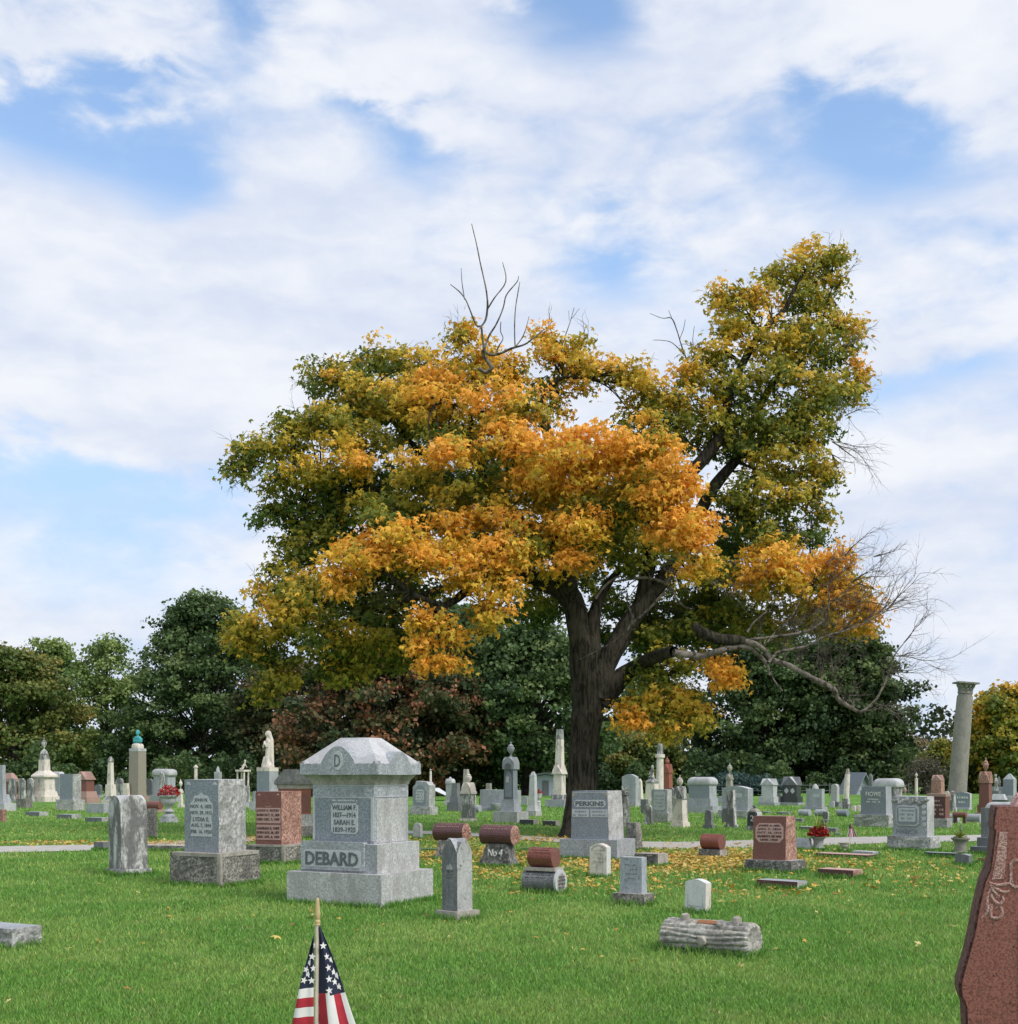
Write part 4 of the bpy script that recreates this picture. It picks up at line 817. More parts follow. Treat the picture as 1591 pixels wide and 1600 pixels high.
# --- two maroon logs on rock bases
for x_, xb, yt, yb, wl, hl, wb, hb, lab, mb in ((708, 706, 1290, 1346, 59, 28, 62, 32, 'maroon granite log on a plain gray rock base behind the narrow pillar', 'rockbrown'), (780, 780, 1292, 1357, 62, 31, 66, 37, 'maroon granite log on a black lichened rock base with carved numerals', 'darklichen')):
    m_ = Mon('log_marker', lab, 'headstone', xb, yb, wb, .5, group='polished red logs on stone bases'); m_.seg('base', 'box', wb, hb, mb, t=.62, rock='all', tr=.7, cuts=8)
    if hl == 31: m_.letters(['No 4'], 0, .62, .42, .42, 'letterpale', th=.02, part='numerals')
    m_.z -= .02; m_.seg('log', 'log', wl, hl, 'maroon', rock=1, ms='rockpink')
    bm = bmesh.new(); rr_ = m_.dia / 2
    for i in range(3):
        an = R(35 + i * 22); 
        for k in range(12):
            if random.random() < .85: bmesh.ops.create_cube(bm, size=1, matrix=Matrix.Translation(((k / 11 - .5) * m_.L * .7, -rr_ * math.cos(an), rr_ + rr_ * math.sin(an))) @ Matrix.Rotation(-(math.pi / 2 - an), 4, 'X') @ Matrix.Diagonal((m_.L * .04 * random.uniform(.5, 1), rr_ * .2, .006, 1)))
    bmobj('inscription', bm, M['frostpink'], m_.last)
# --- gray barrel carrying slab, pink barrel on it
m_ = Mon('barrel_marker', 'gray stone barrel lying under a thin slab and a pink barrel', 'headstone', 850, 1398, 69, .5)
m_.seg('barrel', 'log', 69, 37, 'pillar', ms='lime'); L_, d_ = m_.L, m_.dia
bm = bmesh.new()
for i in range(5):
    an = R(20 + i * 15)
    for k in range(13):
        if random.random() < .8: bmesh.ops.create_cube(bm, size=1, matrix=Matrix.Translation(((k / 12 - .5) * L_ * .75, -d_ / 2 * math.cos(an), d_ / 2 + d_ / 2 * math.sin(an))) @ Matrix.Rotation(-(math.pi / 2 - an), 4, 'X') @ Matrix.Diagonal((L_ * .035 * random.uniform(.5, 1), d_ * .05, .005, 1)))
bmobj('inscription', bm, M['black'], m_.last)
rim = bmesh.new(); bmesh.ops.create_cone(rim, segments=28, radius1=d_ / 2 * 1.04, radius2=d_ / 2 * 1.04, depth=.03, cap_ends=True, matrix=Matrix.Translation((L_ / 2 - .012, 0, d_ / 2)) @ Matrix.Rotation(R(90), 4, 'Y')); bmobj('end_rim', rim, M['frost'], m_.root)
m_.f = dict(w0=L_ + .03, d0=d_, w1=L_ + .03, d1=d_, h=d_, o=m_.last); m_.marks(4, 0, .5, .6, .6, 'pillar', th=.01, side=True)
m_.z = d_ - .012; m_.seg('slab', 'box', 62, 5, 'lime', r=.55, bev=.004); zt_ = m_.z; root = m_.root
m2 = Mon('barrel_marker', 'short pink granite barrel resting on top of the gray barrel slab', 'headstone', 850, 1398, 69, .5)
m2.z = zt_; m2.seg('barrel', 'log', 51, 31, 'red', ms='rose'); d_, L_ = m2.dia, m2.L
bm = bmesh.new()
for i in range(3):
    an = R(28 + i * 20)
    for k in range(13):
        if random.random() < .85: bmesh.ops.create_cube(bm, size=1, matrix=Matrix.Translation(((k / 12 - .5) * L_ * .8, -d_ / 2 * math.cos(an), d_ / 2 + d_ / 2 * math.sin(an))) @ Matrix.Rotation(-(math.pi / 2 - an), 4, 'X') @ Matrix.Diagonal((L_ * .04 * random.uniform(.5, 1), d_ * .08, .005, 1)))
bmobj('inscription', bm, M['letterred'], m2.last)
# --- PERKINS
m_ = Mon('headstone', 'gray granite headstone reading PERKINS in front of the maple trunk', 'headstone', 934, 1346, 118, .6)
m_.seg('base', 'box', 118, 32, 'gray', bev=.01); m_.seg('die', 'box', 83, 75, 'steel', r=.72, t=.94, ms='pale', rock='sides', mt='steel', cuts=10); m_.f.update(w1=m_.f['w0'] * .94, d1=m_.f['d0'] * .94)
m_.panel('name_panel', 0, .74, .82, .15, 'frost', th=.005, cut=.3); m_.letters(['PERKINS'], 0, .74, .74, .13, 'letterdark', th=.010, bold=.03, fits=[1], fill=.75)
m_.panel('inscription_panel', -.24, .54, .44, .16, 'frost', th=.004, cut=.05); m_.panel('inscription_panel', .24, .54, .44, .16, 'frost', th=.004, cut=.05)
m_.marks(2, -.24, .54, .38, .15, 'steel', th=.008); m_.marks(2, .24, .54, .38, .15, 'steel', th=.008)
for cx_ in (-.38, .38): m_.panel('corner_leaf', cx_, .90, .16, .10, 'lime', th=.005, prof=[(-.5, 0), (-.5, 1), (.5, 1), (.1, .75), (-.25, .5)] if cx_ < 0 else [(.5, 0), (.25, .5), (-.1, .75), (-.5, 1), (.5, 1)])
m_.panel('carved_border', 0, .97, .88, .012, 'frost', th=.004, cut=0)
# --- small markers near the centre
m_ = Mon('headstone', 'creamy white marble marker with scalloped top in front of the PERKINS base', 'headstone', 938, 1373, 33, .45)
m_.seg('slab', 'prof', 33, 54, 'marble', prof='serp', ms='whitespot', bev=.01); m_.panel('carved_scallop', 0, .88, .8, .13, 'pillar', th=.003, prof=arch); m_.panel('carved_scallop', 0, .87, .7, .11, 'marble', th=.006, prof=arch); m_.marks(3, 0, .6, .6, .35, 'lime', th=.005, fill=.3)
m_ = Mon('headstone', 'blue gray mottled slab on a low concrete base right of the PERKINS stone', 'headstone', 990, 1417, 65, .6)
m_.seg('base', 'box', 65, 19, 'rockbrown', rock=.4, mt='lime'); m_.seg('slab', 'box', 42, 56, 'spotmarble', r=.42, t=.98, mt='cap', bev=.012); m_.marks(4, 0, .6, .6, .5, 'pillar', th=.003, fill=.25)
m_ = Mon('headstone', 'small white military style marker leaning above the fallen stone log', 'headstone', 1090, 1429, 41, .45, lean=(0, .03))
m_.seg('slab', 'prof', 41, 54, 'whitespot', prof='serp', t=.97, ms='marble', bev=.012); m_.panel('shield_line', 0, .55, .72, .66, 'pillar', th=.001, prof=PROF['round']); m_.panel('shield_face', 0, .55, .69, .64, 'whitespot', th=.003, prof=PROF['round'])
m_ = Mon('low_marker', 'blocky gray low marker right of the PERKINS base', 'marker', 1018, 1356, 55, .8); m_.seg('block', 'box', 52, 21, 'lime', bev=.02, rock=.3, mf='darklichen')
# carved stump stone
m_ = Mon('stump_stone', 'brown rough tree stump shaped stone beside the right end of the PERKINS stone', 'headstone', 990, 1331, 30, .9)
m_.seg('stump', 'box', 31, 45, 'rockbrown', t=.72, rock='all', mf='darklichen')
m_ = Mon('ornate_column', 'tan weathered marble column with a dark garland top rising behind the PERKINS stone', 'monument', 977, 1293, 22, .9)
m_.seg('base', 'box', 22, 6, 'marble'); m_.seg('shaft', 'lathe', 15, 42, 'oldmarble', prof='shaft', sides=16); figure('garland', [((-4, 0, 2, 3), (4, 0, 2, 3)), ((-5, 0, 5, 2.5), (5, 1, 6, 2.5)), ((-2, -1, 9, 2.6), (3, 1, 12, 2.5)), ((-4, 0, 11, 1.8), (-5, 0, 15, 1.2))], 'oldmarble', m_.root, .8, m_.s).location = (0, 0, m_.z)
# log shaped stone
m_ = Mon('log_stone', 'gray stone carved as a fallen log with cut branch knobs in the foreground grass', 'headstone', 1110, 1498, 159, .34)
d_ = .31; L_ = (159 * m_.s - d_ * m_.sn) / m_.c; n, k_ = 96, 60; bm = bmesh.new(); rings = []
for i in range(k_ + 1):
    ring = []
    for j in range(n):
        an = 6.2832 * j / n; x_ = (i / k_ - .5) * L_; w_ = noise.noise(Vector((x_ * 2.2, math.cos(an) * 1.5, math.sin(an) * 1.5))) * .8
        rdg = abs(math.sin(an * 9 + w_ * 2.2 + x_ * .5)) ** .6; brk = noise.noise(Vector((x_ * 14, math.cos(an) * 5, math.sin(an) * 5)))
        rr_ = d_ / 2 * (.86 + .14 * rdg + .05 * brk) * (1 - (.05 if i in (0, k_) else 0)); ring.append(bm.verts.new((x_, rr_ * math.cos(an) * 1.08, d_ * .44 + rr_ * math.sin(an))))
    rings.append(ring)
for i in range(k_): [bm.faces.new((rings[i][j], rings[i][(j + 1) % n], rings[i + 1][(j + 1) % n], rings[i + 1][j])) for j in range(n)]
for rg_, sg in ((rings[0], -1), (rings[-1], 1)):
    pr = rg_
    for fr, ox in ((.86, .012), (.5, -.01), (.2, -.012)):
        nr = [bm.verts.new((v.co.x + sg * (ox + .008 * noise.noise(v.co * 30)), v.co.y * fr, d_ * .44 + (v.co.z - d_ * .44) * fr)) for v in rg_]; [bm.faces.new((pr[i], pr[(i + 1) % n], nr[(i + 1) % n], nr[i])) for i in range(n)]; pr = nr
    bm.faces.new(pr)
M['logstone'] = stone('carved_log_stone', (.26, .25, .235), (.58, .55, .50), 26, (.12, .115, .105), .6, 1.5, rough=.95, bmp=.6, spot=(.50, .42, .27)); lg = bmobj('log', bm, M['logstone'], m_.root, True)
M['rust'] = plain('orange_lichen', (.36, .13, .04), .9, (.2, .1, .05), 60)
def knob(x_, an, r_, h_, mat='logstone'):
    bm = bmesh.new(); bmesh.ops.create_cone(bm, segments=12, radius1=r_ * 1.15, radius2=r_ * .85, depth=h_, cap_ends=True); bmesh.ops.bevel(bm, geom=[e for e in bm.edges if e.calc_face_angle(0) > 1], offset=r_ * .15, segments=2, affect='EDGES')
    for v in bm.verts: v.co += noise.noise_vector(v.co * 25) * r_ * .12
    bm.transform(Matrix.Translation((x_, -math.cos(an) * d_ / 2 * 1.05, d_ * .44 + math.sin(an) * d_ / 2)) @ Matrix.Rotation(R(90) - an, 4, 'X')); bmobj('knob', bm, M[mat], lg, True)
knob(-L_ * .27, R(82), .042, .09, 'lime'); knob(L_ * .33, R(82), .044, .09, 'lime'); knob(L_ * .02, R(-4), .046, .08, 'lime'); knob(L_ * .18, R(60), .045, .05)
bm = bmesh.new(); a_ = [[bm.verts.new((-.10 * L_ + .24 * L_ * i / 12, -math.cos(R(58 + 4 * j)) * d_ / 2 * 1.085, d_ * .44 + math.sin(R(58 + 4 * j)) * d_ / 2 * 1.015 + .002 * noise.noise(Vector((i, j, 0))))) for j in range(7)] for i in range(13)]
for i in range(12): [bm.faces.new((a_[i][j], a_[i + 1][j], a_[i + 1][j + 1], a_[i][j + 1])) for j in range(6)]
bmobj('inscription_plaque', bm, M['rust'], lg, True)
m_.panel_ = 0
# --- red granite family stone right
m_ = Mon('headstone', 'red granite headstone with eight sided inscription panel on a wide lichened base', 'headstone', 1211, 1366, 93, .55)
m_.seg('base', 'box', 93, 20, 'darklichen', rock=.5, mt='pale', bev=.02); m_.seg('die', 'box', 68, 68, 'rose', r=.62, t=.99, ms='rockpink', rock='sides', mt='pink', tr=.80, cuts=9)
m_.f.update(d1=m_.f['d0'] * .80); m_.panel('inscription_panel', 0, .62, .84, .44, 'frostpink', th=.005, cut=.22)
m_.letters(['JAMES A. MEL', 'JAN. 7, 1834', 'OCT. 16, 1915', 'ARAMINTA HIS WIFE', '1840–1920'], 0, .62, .78, .40, 'letterred', th=.010, bold=.025, fits=[.85, .9, .95, .95, .68], fill=.66)
# --- red cylinder
m_ = Mon('barrel_marker', 'short polished red barrel on a low gray block by the drive', 'headstone', 1114, 1341, 44, .6); m_.seg('base', 'box', 44, 13, 'darklichen', ms='lime', bev=.01); m_.z -= .004; m_.seg('barrel', 'log', 39, 24, 'red', ms='rose')
# --- ledgers (low flat blocks)
def ledger(x, yb, w, h, label, mat, r=.7, mt='cap', ms=None, group=None, rock=0, **k):
    m_ = Mon('low_marker', label, 'marker', x, yb, w, r, group=group, **k); m_.seg('block', 'box', w, h, mat, mt=mt, ms=ms, rock=rock, bev=min(.015, h * m_.s * .15)); return m_
a_ = ledger(1313, 1374, 68, 14, 'brown polished low block right of the red eight sided panel headstone', 'maroon', .55, 'frostpink', 'rockpink'); a_.panel('top_inset', 0, 1.02, .01, .01, 'black')
ledger(1222, 1392, 77, 14, 'dark brown low block in front of the red eight sided panel headstone', 'maroon', .45, 'gray', 'rockgray')
ledger(1322, 1344, 92, 8, 'long thin brown ledger stone beside the drive', 'maroon', .35, 'frostpink')
ledger(1352, 1341, 40, 10, 'gray topped ledger at the right end of the long thin brown one', 'gray', .6)
ledger(1471, 1342, 52, 9, 'long black edged ledger below the tan garden urn', 'black', .3, 'gray')
m_ = Mon('low_marker', 'small gray slanted block at the right end of the black edged ledger', 'marker', 1506, 1354, 26, .7); m_.seg('block', 'prof', 26, 19, 'dark', prof='serp', mt='gray', bev=.01)
m_ = Mon('low_marker', 'pale rock edged granite block cut off by the left edge of the foreground', 'marker', 5, 1486, 112, .55); m_.seg('block', 'box', 112, 32, 'rockgray', rock=.5, mf='rockgray', mt='gray', cuts=12); m_.s_ = 0
a_ = ledger(827, 1289, 30, 8, 'small black faced block left of the maple trunk, nearer the white obelisk', 'black', .7, 'lime', 'lime', 'black faced blocks by the trunk'); ledger(862, 1291, 28, 8, 'small black faced block touching the left side of the maple trunk', 'black', .7, 'lime', 'lime', 'black faced blocks by the trunk')
ledger(160, 1330, 25, 14, 'short gray coping block left of the blackened arched marble stone', 'pillar', .8, 'lime'); ledger(285, 1333, 110, 10, 'long light kerb stone passing behind the LYDIA stone', 'darklichen', .15, 'concrete', yaw=-12)
for x_, w_, yb_, lab in ((650, 110, 1332, 'dark stone kerb showing between the DEBARD monument and the narrow pillar'), (845, 60, 1331, 'short stone kerb behind the pink barrel')): ledger(x_, yb_, w_, 6, lab, 'dark', .08, 'concrete', yaw=-6)
for x_, yb_, w_, lab in ((58, 1276, 34, 'leftmost of three flat gray markers near the left edge'), (108, 1280, 37, 'middle one of three flat gray markers near the left edge'), (154, 1285, 40, 'flat gray marker closest to the arched marble stone')): ledger(x_, yb_, w_, 7, lab, 'dark', .6, 'gray', 'rockgray', 'flat gray markers in a row at left')
for x_, yb_, w_, h_, lab in ((1198, 1271, 16, 3, 'tiny flat marker behind the gray number two stone'), (1226, 1273, 23, 4, 'flat marker below the gray pediment stone'), (1215, 1281, 14, 4, 'flat marker just above the red headstone'), (1249, 1285, 16, 6, 'small square flat marker left of the spiky planter'),
                         (1261, 1297, 24, 5, 'long pale flat marker at the left of the spiky planter'), (1301, 1301, 20, 7, 'flat gray marker right of the spiky planter'), (1289, 1287, 12, 6, 'squat gray block behind the small flag of the planter'), (1310, 1305, 12, 3, 'tiny pale marker flush in the grass between the two small flags')): ledger(x_, yb_, w_, h_, lab, 'pillar', .7, 'cap', group='flat markers on the far right lawn')
ledger(1534, 1349, 10, 8, 'small red block peeking out left of the big red stone', 'red', .7, 'red')
# small slabs near the kerbs
m_ = Mon('headstone', 'tiny weathered gray slab right of the DEBARD monument', 'headstone', 653, 1313, 15, .5); m_.seg('slab', 'prof', 15, 27, 'pillarside', prof='chip', bev=.01)
m_ = Mon('headstone', 'brown stained narrow slab between the arched marble stone and LYDIA', 'headstone', 238, 1312, 17, .5); m_.seg('slab', 'box', 17, 48, 'rockbrown', t=.95, bev=.01)
# ================================================================ the rows further back
def far(x, yb, w, label, segs, name='headstone', cat='headstone', r=.6, group=None, yaw=None, lean=(0, 0)):
    m_ = Mon(name, label, cat, x, yb, w, r, yaw, group, lean)
    for sg in segs: m_.seg(sg[0], sg[1], sg[2], sg[3], sg[4], **(sg[5] if len(sg) > 5 else {}))
    return m_
P_ = lambda prof, **k: dict(prof=prof, **k)
U = ('urn', 'lathe'); B = ('base', 'box'); D_ = ('die', 'box')
# ---- left end
far(3, 1268, 42, 'pale gray granite stone cut by the left edge on a wide sloping base', [(*B, 42, 12, 'cap'), ('plinth', 'box', 30, 14, 'gray', dict(t=.7)), ('shaft', 'box', 13, 46, 'gray', dict(t=.8))])
far(16, 1250, 26, 'pink roofed low monument half hidden at the left edge', [(*B, 26, 8, 'pink'), (*D_, 20, 20, 'rose'), ('cap', 'hip', 24, 14, 'pink')], 'monument', 'monument')
for x_, lab in ((19, 'blackened marble tablet nearest the left edge'), (34, 'blackened marble tablet in the middle of three'), (48, 'blackened marble tablet beside the tall white urn monument')):
    far(x_, 1253, 15, lab, [(*B, 15, 5, 'oldmarble'), ('tablet', 'prof', 12, 32, 'oldmarble', P_('round', r=.3))], group='row of old marble tablets')
far(38, 1263, 25, 'low brown weathered block in front of the old marble tablets', [('block', 'box', 25, 15, 'rockbrown', dict(mt='lime'))])
m_ = far(70, 1253, 48, 'tall cream marble monument with urn top near the left edge', [(*B, 48, 8, 'marble'), ('plinth', 'box', 40, 8, 'marble', dict(t=.9)), (*D_, 32, 22, 'marble', dict(t=.92)), ('cap', 'hip', 40, 11, 'marble', dict(e=.25)), ('upper_die', 'box', 18, 22, 'marble', dict(z=46, t=.9)), ('arched_hood', 'cross', 17, 10, 'oldmarble', dict(z=66, prof='ogive')), ('shoulder', 'lathe', 12, 8, 'oldmarble', P_('knobcap', z=74)), ('urn', 'lathe', 9, 20, 'oldmarble', P_('urn', z=80))], 'urn_monument', 'monument', .9)
far(91, 1250, 22, 'pale domed stone peeking out right of the cream urn monument', [(*B, 22, 8, 'gray'), (*D_, 18, 26, 'gray'), ('cap', 'dome', 21, 10, 'cap')], 'monument', 'monument')
far(110, 1267, 43, 'gray rock edged slab standing before the pink gabled monument', [(*B, 43, 17, 'rockgray', dict(rock=.6, mt='cap')), (*D_, 32, 40, 'steel', dict(rock='sides', ms='rockgray', mt='cap'))])
far(134, 1255, 44, 'pink granite monument with gabled roof behind the gray slab', [(*B, 44, 9, 'pink'), ('plinth', 'box', 36, 9, 'pink', dict(t=.9)), (*D_, 26, 18, 'rose'), ('cap', 'cross', 32, 13, 'pink', P_('gable'))], 'monument', 'monument', .8)
far(154, 1246, 14, 'little dark round topped stone left of the slender white column', [(*B, 14, 4, 'gray'), ('tablet', 'prof', 12, 16, 'dark', P_('round', r=.4))])
m_ = far(173, 1258, 27, 'slender white marble column with ball top at left', [(*B, 27, 8, 'marble'), ('plinth', 'box', 22, 6, 'oldmarble', dict(t=.85)), (*D_, 18, 18, 'marble', dict(t=.85)), ('shaft', 'box', 11, 36, 'marble', dict(t=.75)), ('ball_cap', 'lathe', 10, 8, 'oldmarble', P_('knobcap'))], 'column_monument', 'monument', .9)
far(187, 1248, 14, 'white marble tablet between the slender column and the bust pedestal', [('tablet', 'prof', 13, 32, 'oldmarble', P_('round', r=.4))])
far(197, 1250, 18, 'low white block at the left foot of the bust pedestal', [(*B, 18, 6, 'cap'), (*D_, 12, 20, 'marble', dict(t=.8))])
far(154, 1271, 36, 'long low gray block behind the arched marble stone', [('block', 'box', 36, 15, 'gray', dict(mt='cap'))], r=.4)
far(3, 1285, 12, 'pink rough boulder stone at the left edge of the lawn', [('block', 'box', 14, 20, 'rockpink', dict(rock='all'))])
# bust on pedestal
m_ = Mon('bust_monument', 'tall brown granite pedestal carrying a turquoise bronze bust', 'monument', 215, 1250, 34, .9)
m_.seg('base', 'box', 34, 6, 'pink'); m_.seg('pedestal', 'box', 27, 70, 'browngray', t=.94, bev=.02); m_.seg('cap', 'box', 26, 4, 'cap'); m_.seg('plinth', 'dome', 20, 8, 'marble', e=.3, rt=(.7, .4))
fg = figure('bust', [((-5, 0, 3, 2.5), (5, 0, 3, 2.5)), ((-5.5, 0, 5, 2.2), (5.5, 0, 5, 2.2)), ((-3, 0, 7, 2.4), (3, 0, 7, 2.4)), ((0, 0, 7, 1.8), (0, 0, 11, 1.5)), ((0, -.2, 13, 2.5), (0, 0, 15.2, 2.6)), ((0, -2.6, 13.2, .6), (0, -2.8, 13.6, .5)), ((0, 0, 0, 2), (0, 0, 3, 2))], 'bronze', m_.root, .35, m_.s * 1.2); fg.location = (0, 0, m_.z)
far(235, 1249, 14, 'small dark stone right beside the bust pedestal', [(*B, 14, 6, 'gray'), ('tablet', 'prof', 10, 26, 'dark', P_('round', r=.4))])
m_ = far(257, 1253, 46, 'wide gray domed monument behind the red flowers', [(*B, 46, 10, 'gray'), (*D_, 33, 31, 'gray'), ('cap', 'dome', 41, 10, 'cap', dict(e=.4))], 'domed_monument', 'monument'); m_.f = dict(w0=m_.w(33), d0=m_.w(33) * .6, w1=m_.w(33), d1=m_.w(33) * .6, h=31 * m_.s, o=m_.root.children[1])
far(253, 1258, 12, 'narrow blackened slab before the gray domed monument', [(*B, 14, 5, 'oldmarble'), ('slab', 'prof', 9, 46, 'oldmarble', P_('chip', r=.5))])
far(240, 1270, 34, 'rose granite cylinder marker behind the flower urn', [(*B, 34, 5, 'pink'), ('log', 'log', 30, 13, 'rose')], 'barrel_marker')
m_ = Mon('flower_urn', 'white cemetery urn full of bright red flowers at left', 'planter', 264, 1286, 31, 1.0)
m_.seg('base', 'box', 31, 9, 'cap', t=.8); m_.seg('stem', 'lathe', 20, 8, 'cap', prof='knobcap'); m_.z -= .01; m_.seg('urn', 'lathe', 29, 27, 'cap', prof='planter')
flowers('blooms', m_.root, (0, 0, m_.z - .02), 17 * m_.s, 420, [(.45, .01, .012), (.6, .03, .03), (.3, .01, .01)], 3.2 * m_.s, zs=1.0)
far(283, 1262, 11, 'tiny white carved marble finial monument left of LYDIA', [(*B, 11, 5, 'marble'), ('die', 'box', 7, 18, 'marble', dict(t=.8)), ('hood', 'cross', 9, 6, 'marble', P_('ogive')), ('finial', 'lathe', 6, 16, 'marble', P_('urn'))], 'urn_monument', 'monument', .9)
far(306, 1240, 9, 'thin round topped marble post rising behind LYDIA', [('shaft', 'lathe', 6, 40, 'marble', P_('shaft', sides=12)), ('top', 'lathe', 7, 5, 'marble', P_('knobcap'))], 'column_monument', 'monument')
far(341, 1242, 14, 'white finial tip just above the LYDIA block', [(*D_, 12, 36, 'cap'), ('finial', 'lathe', 6, 9, 'cap', P_('knobcap'))], 'monument', 'monument')
# small draped angel on open pedestal
m_ = far(379, 1262, 30, 'marble pedestal with a small crouching white angel left of the veiled statue', [(*B, 30, 8, 'gray'), (*D_, 24, 26, 'oldmarble', dict(t=.9)), ('canopy', 'box', 24, 3, 'marble', dict(z=56))], 'statue_monument', 'statue', .9)
for sx in (-1, 1):
    for sy in (-1, 1): m_.seg('post', 'lathe', 3, 24, 'marble', z=33, prof='shaft', dx=sx * 6.5, dy=sy * 5, sides=8)
fg = figure('angel', [((-5, 0, 1, 1.5), (-1, 0, 2, 1.8)), ((-1, 0, 2, 2), (2, 0, 8, 1.7)), ((2, 0, 8, 1.2), (4, 0, 11, 1.3)), ((3.6, 0, 13, 1.7), (3.8, 0, 14, 1.7)), ((2, 0, 8, .9), (-1, -1.5, 6, .7)), ((3, 1.5, 9, 1), (0, 3, 4, .6)), ((3, 1.5, 8, .8), (5, 3.5, 4, .5))], 'marble', m_.root, .4, m_.s); fg.location = (0, 0, 59 * m_.s)
# veiled woman
m_ = Mon('statue_monument', 'white marble veiled woman statue bowing her head on a gray pedestal', 'statue', 418, 1267, 56, .9)
m_.seg('base', 'box', 56, 14, 'cap'); m_.seg('plinth', 'box', 44, 15, 'gray'); m_.seg('pedestal', 'box', 33, 32, 'steel', ms='gray'); m_.seg('plinth_cap', 'box', 34, 6, 'marble')
fg = figure('statue', [((-3, 0, 2, 8), (4, 0, 2, 8)), ((-1, 0, 5, 7), (1, 0, 20, 5)), ((1, 0, 20, 5), (2, 0, 36, 4.6)), ((2, 0, 36, 4.6), (1.5, 0, 44, 4.6)), ((1, 0, 46, 3), (0, 0, 50, 2.4)), ((-1, -.6, 54, 3.6), (-.4, -.2, 56, 3.8)), ((6, 2, 8, 4.5), (6, 2, 44, 3.4)), ((6, 2, 44, 3.4), (1.5, .8, 56.5, 3.8)),
    ((-3, -4, 42, 1.8), (-5, -5, 33, 1.6)), ((-5, -5, 33, 1.5), (-2, -6, 38, 1.4)), ((5, -3, 42, 1.8), (2, -6, 34, 1.6)), ((2, -6, 34, 1.5), (-2, -6.5, 39, 1.3)), ((-6, -3, 4, 3.4), (-4, -3, 16, 2.4)), ((3, -5, 3, 3), (2, -3, 18, 2)), ((-8, 0, 3, 3), (-6, -1, 12, 2.4)), ((-1.2, -4, 54.2, .8), (-1.2, -4.2, 53.6, .8))], 'marble', m_.root, .9, m_.s * .97); fg.location = (0, 0, m_.z - .02)
# brown roofed die
m_ = Mon('capped_monument', 'oxblood stone monument under a mossy gray hipped slab behind the brown red headstone', 'monument', 461, 1312, 74, .9)
m_.seg('base', 'box', 74, 20, 'rockbrown', rock=.5, mt='lime'); m_.seg('plinth', 'box', 58, 18, 'rockgray'); m_.seg('die', 'box', 50, 40, 'brick'); m_.panel('sunk_panel', 0, .45, .7, .7, 'rose', th=.01, prof=PROF['arch']); m_.panel('sunk_panel', 0, .45, .7, .7, 'rose', th=.01, prof=PROF['arch'], side=True)
m_.seg('neck', 'box', 54, 6, 'lime', t=1.06); m_.seg('roof_slab', 'hip', 65, 24, 'roofslab', e=.2, rt=(.55, .5), bev=.02)
# HALL-like gray arched panel
m_ = Mon('headstone', 'gray granite block with arched inscription panel just right of the DEBARD cap', 'headstone', 662, 1274, 44, .6)
m_.seg('base', 'box', 44, 13, 'rockgray', rock=.5, mt='cap'); m_.seg('die', 'prof', 35, 40, 'gray', prof='chip', r=.6, ms='rockgray', mt='cap'); m_.panel('arched_panel', -.05, .45, .72, .78, 'steel', th=.01, prof=PROF['arch']); m_.panel('inscription_panel', -.05, .42, .5, .5, 'frost', th=.016, cut=.2); m_.marks(4, -.05, .42, .44, .44, 'steel', th=.022)
# white tent, pale post, pillars
t_ = thing('canvas_tent', 'small white tent roof far behind the arched panel headstone', 'tent', at(690, H0, 70) * Vector((1, 1, 0)) if False else (at(690, H0, 70).x, 70, 0))
bm = bmesh.new(); s_ = 70 / FPX; zt_ = CH - 20 * s_
vv = [bm.verts.new(v) for v in ((-12 * s_, -1, CH - 48 * s_ + .7), (14 * s_, -1, CH - 48 * s_ + .3), (14 * s_, 1.2, CH - 48 * s_ + .3), (-12 * s_, 1.2, CH - 48 * s_ + .7), (-10 * s_, 0, CH - 26 * s_), (-4 * s_, 0, CH - 26 * s_))]
for q in ((0, 1, 5, 4), (3, 4, 5, 2), (1, 2, 5), (0, 4, 3)): bm.faces.new([vv[i] for i in q])
o_ = bmobj('canopy', bm, M['tent'], t_); sm = o_.modifiers.new('thick', 'SOLIDIFY'); sm.thickness = .03
TT = Tubes()
for x_, y_ in ((-12, -1), (14, -1), (14, 1.2), (-12, 1.2)): TT.add([(x_ * s_, y_, 0), (x_ * s_, y_, .6)], [.03, .03], 6)
TT.build('poles', M['gray'], t_)
far(673, 1250, 5, 'thin white marble post above the arched panel headstone', [('shaft', 'lathe', 4, 44, 'marble', P_('shaft', sides=10)), ('tip', 'lathe', 4, 5, 'marble', P_('finial'))], 'column_monument', 'monument')
m_ = far(704, 1258, 20, 'pale gray capped pillar left of the dark stepped pedestal', [(*B, 20, 7, 'cap'), (*D_, 14, 26, 'gray'), ('cap', 'dome', 17, 8, 'cap'), ('knob', 'lathe', 5, 3, 'cap', P_('knobcap'))], 'column_monument', 'monument', .9)
far(712, 1268, 28, 'dark stepped pedestal behind the white marble urn monument', [(*B, 28, 14, 'dark', dict(t=.95)), ('plinth', 'box', 20, 10, 'dark', dict(t=.85)), ('shaft', 'box', 14, 20, 'pillar', dict(t=.9))], 'monument', 'monument', .9)
far(728, 1260, 13, 'tan marble obelisk rising behind the white marble urn monument', [(*D_, 13, 20, 'marble'), ('shaft', 'box', 11, 38, 'lime', dict(t=.75, tr=.75))], 'obelisk', 'monument', .9)
m_ = far(732, 1284, 28, 'weathered white marble monument with small urn beside the dark stepped pedestal', [(*B, 28, 5, 'marble'), (*D_, 23, 38, 'oldmarble', dict(t=.88)), ('cornice', 'box', 26, 4, 'marble'), ('hood', 'cross', 24, 14, 'marble', P_('ogive')), ('urn', 'lathe', 11, 22, 'marble', P_('urn', z=56))], 'urn_monument', 'monument', .9)
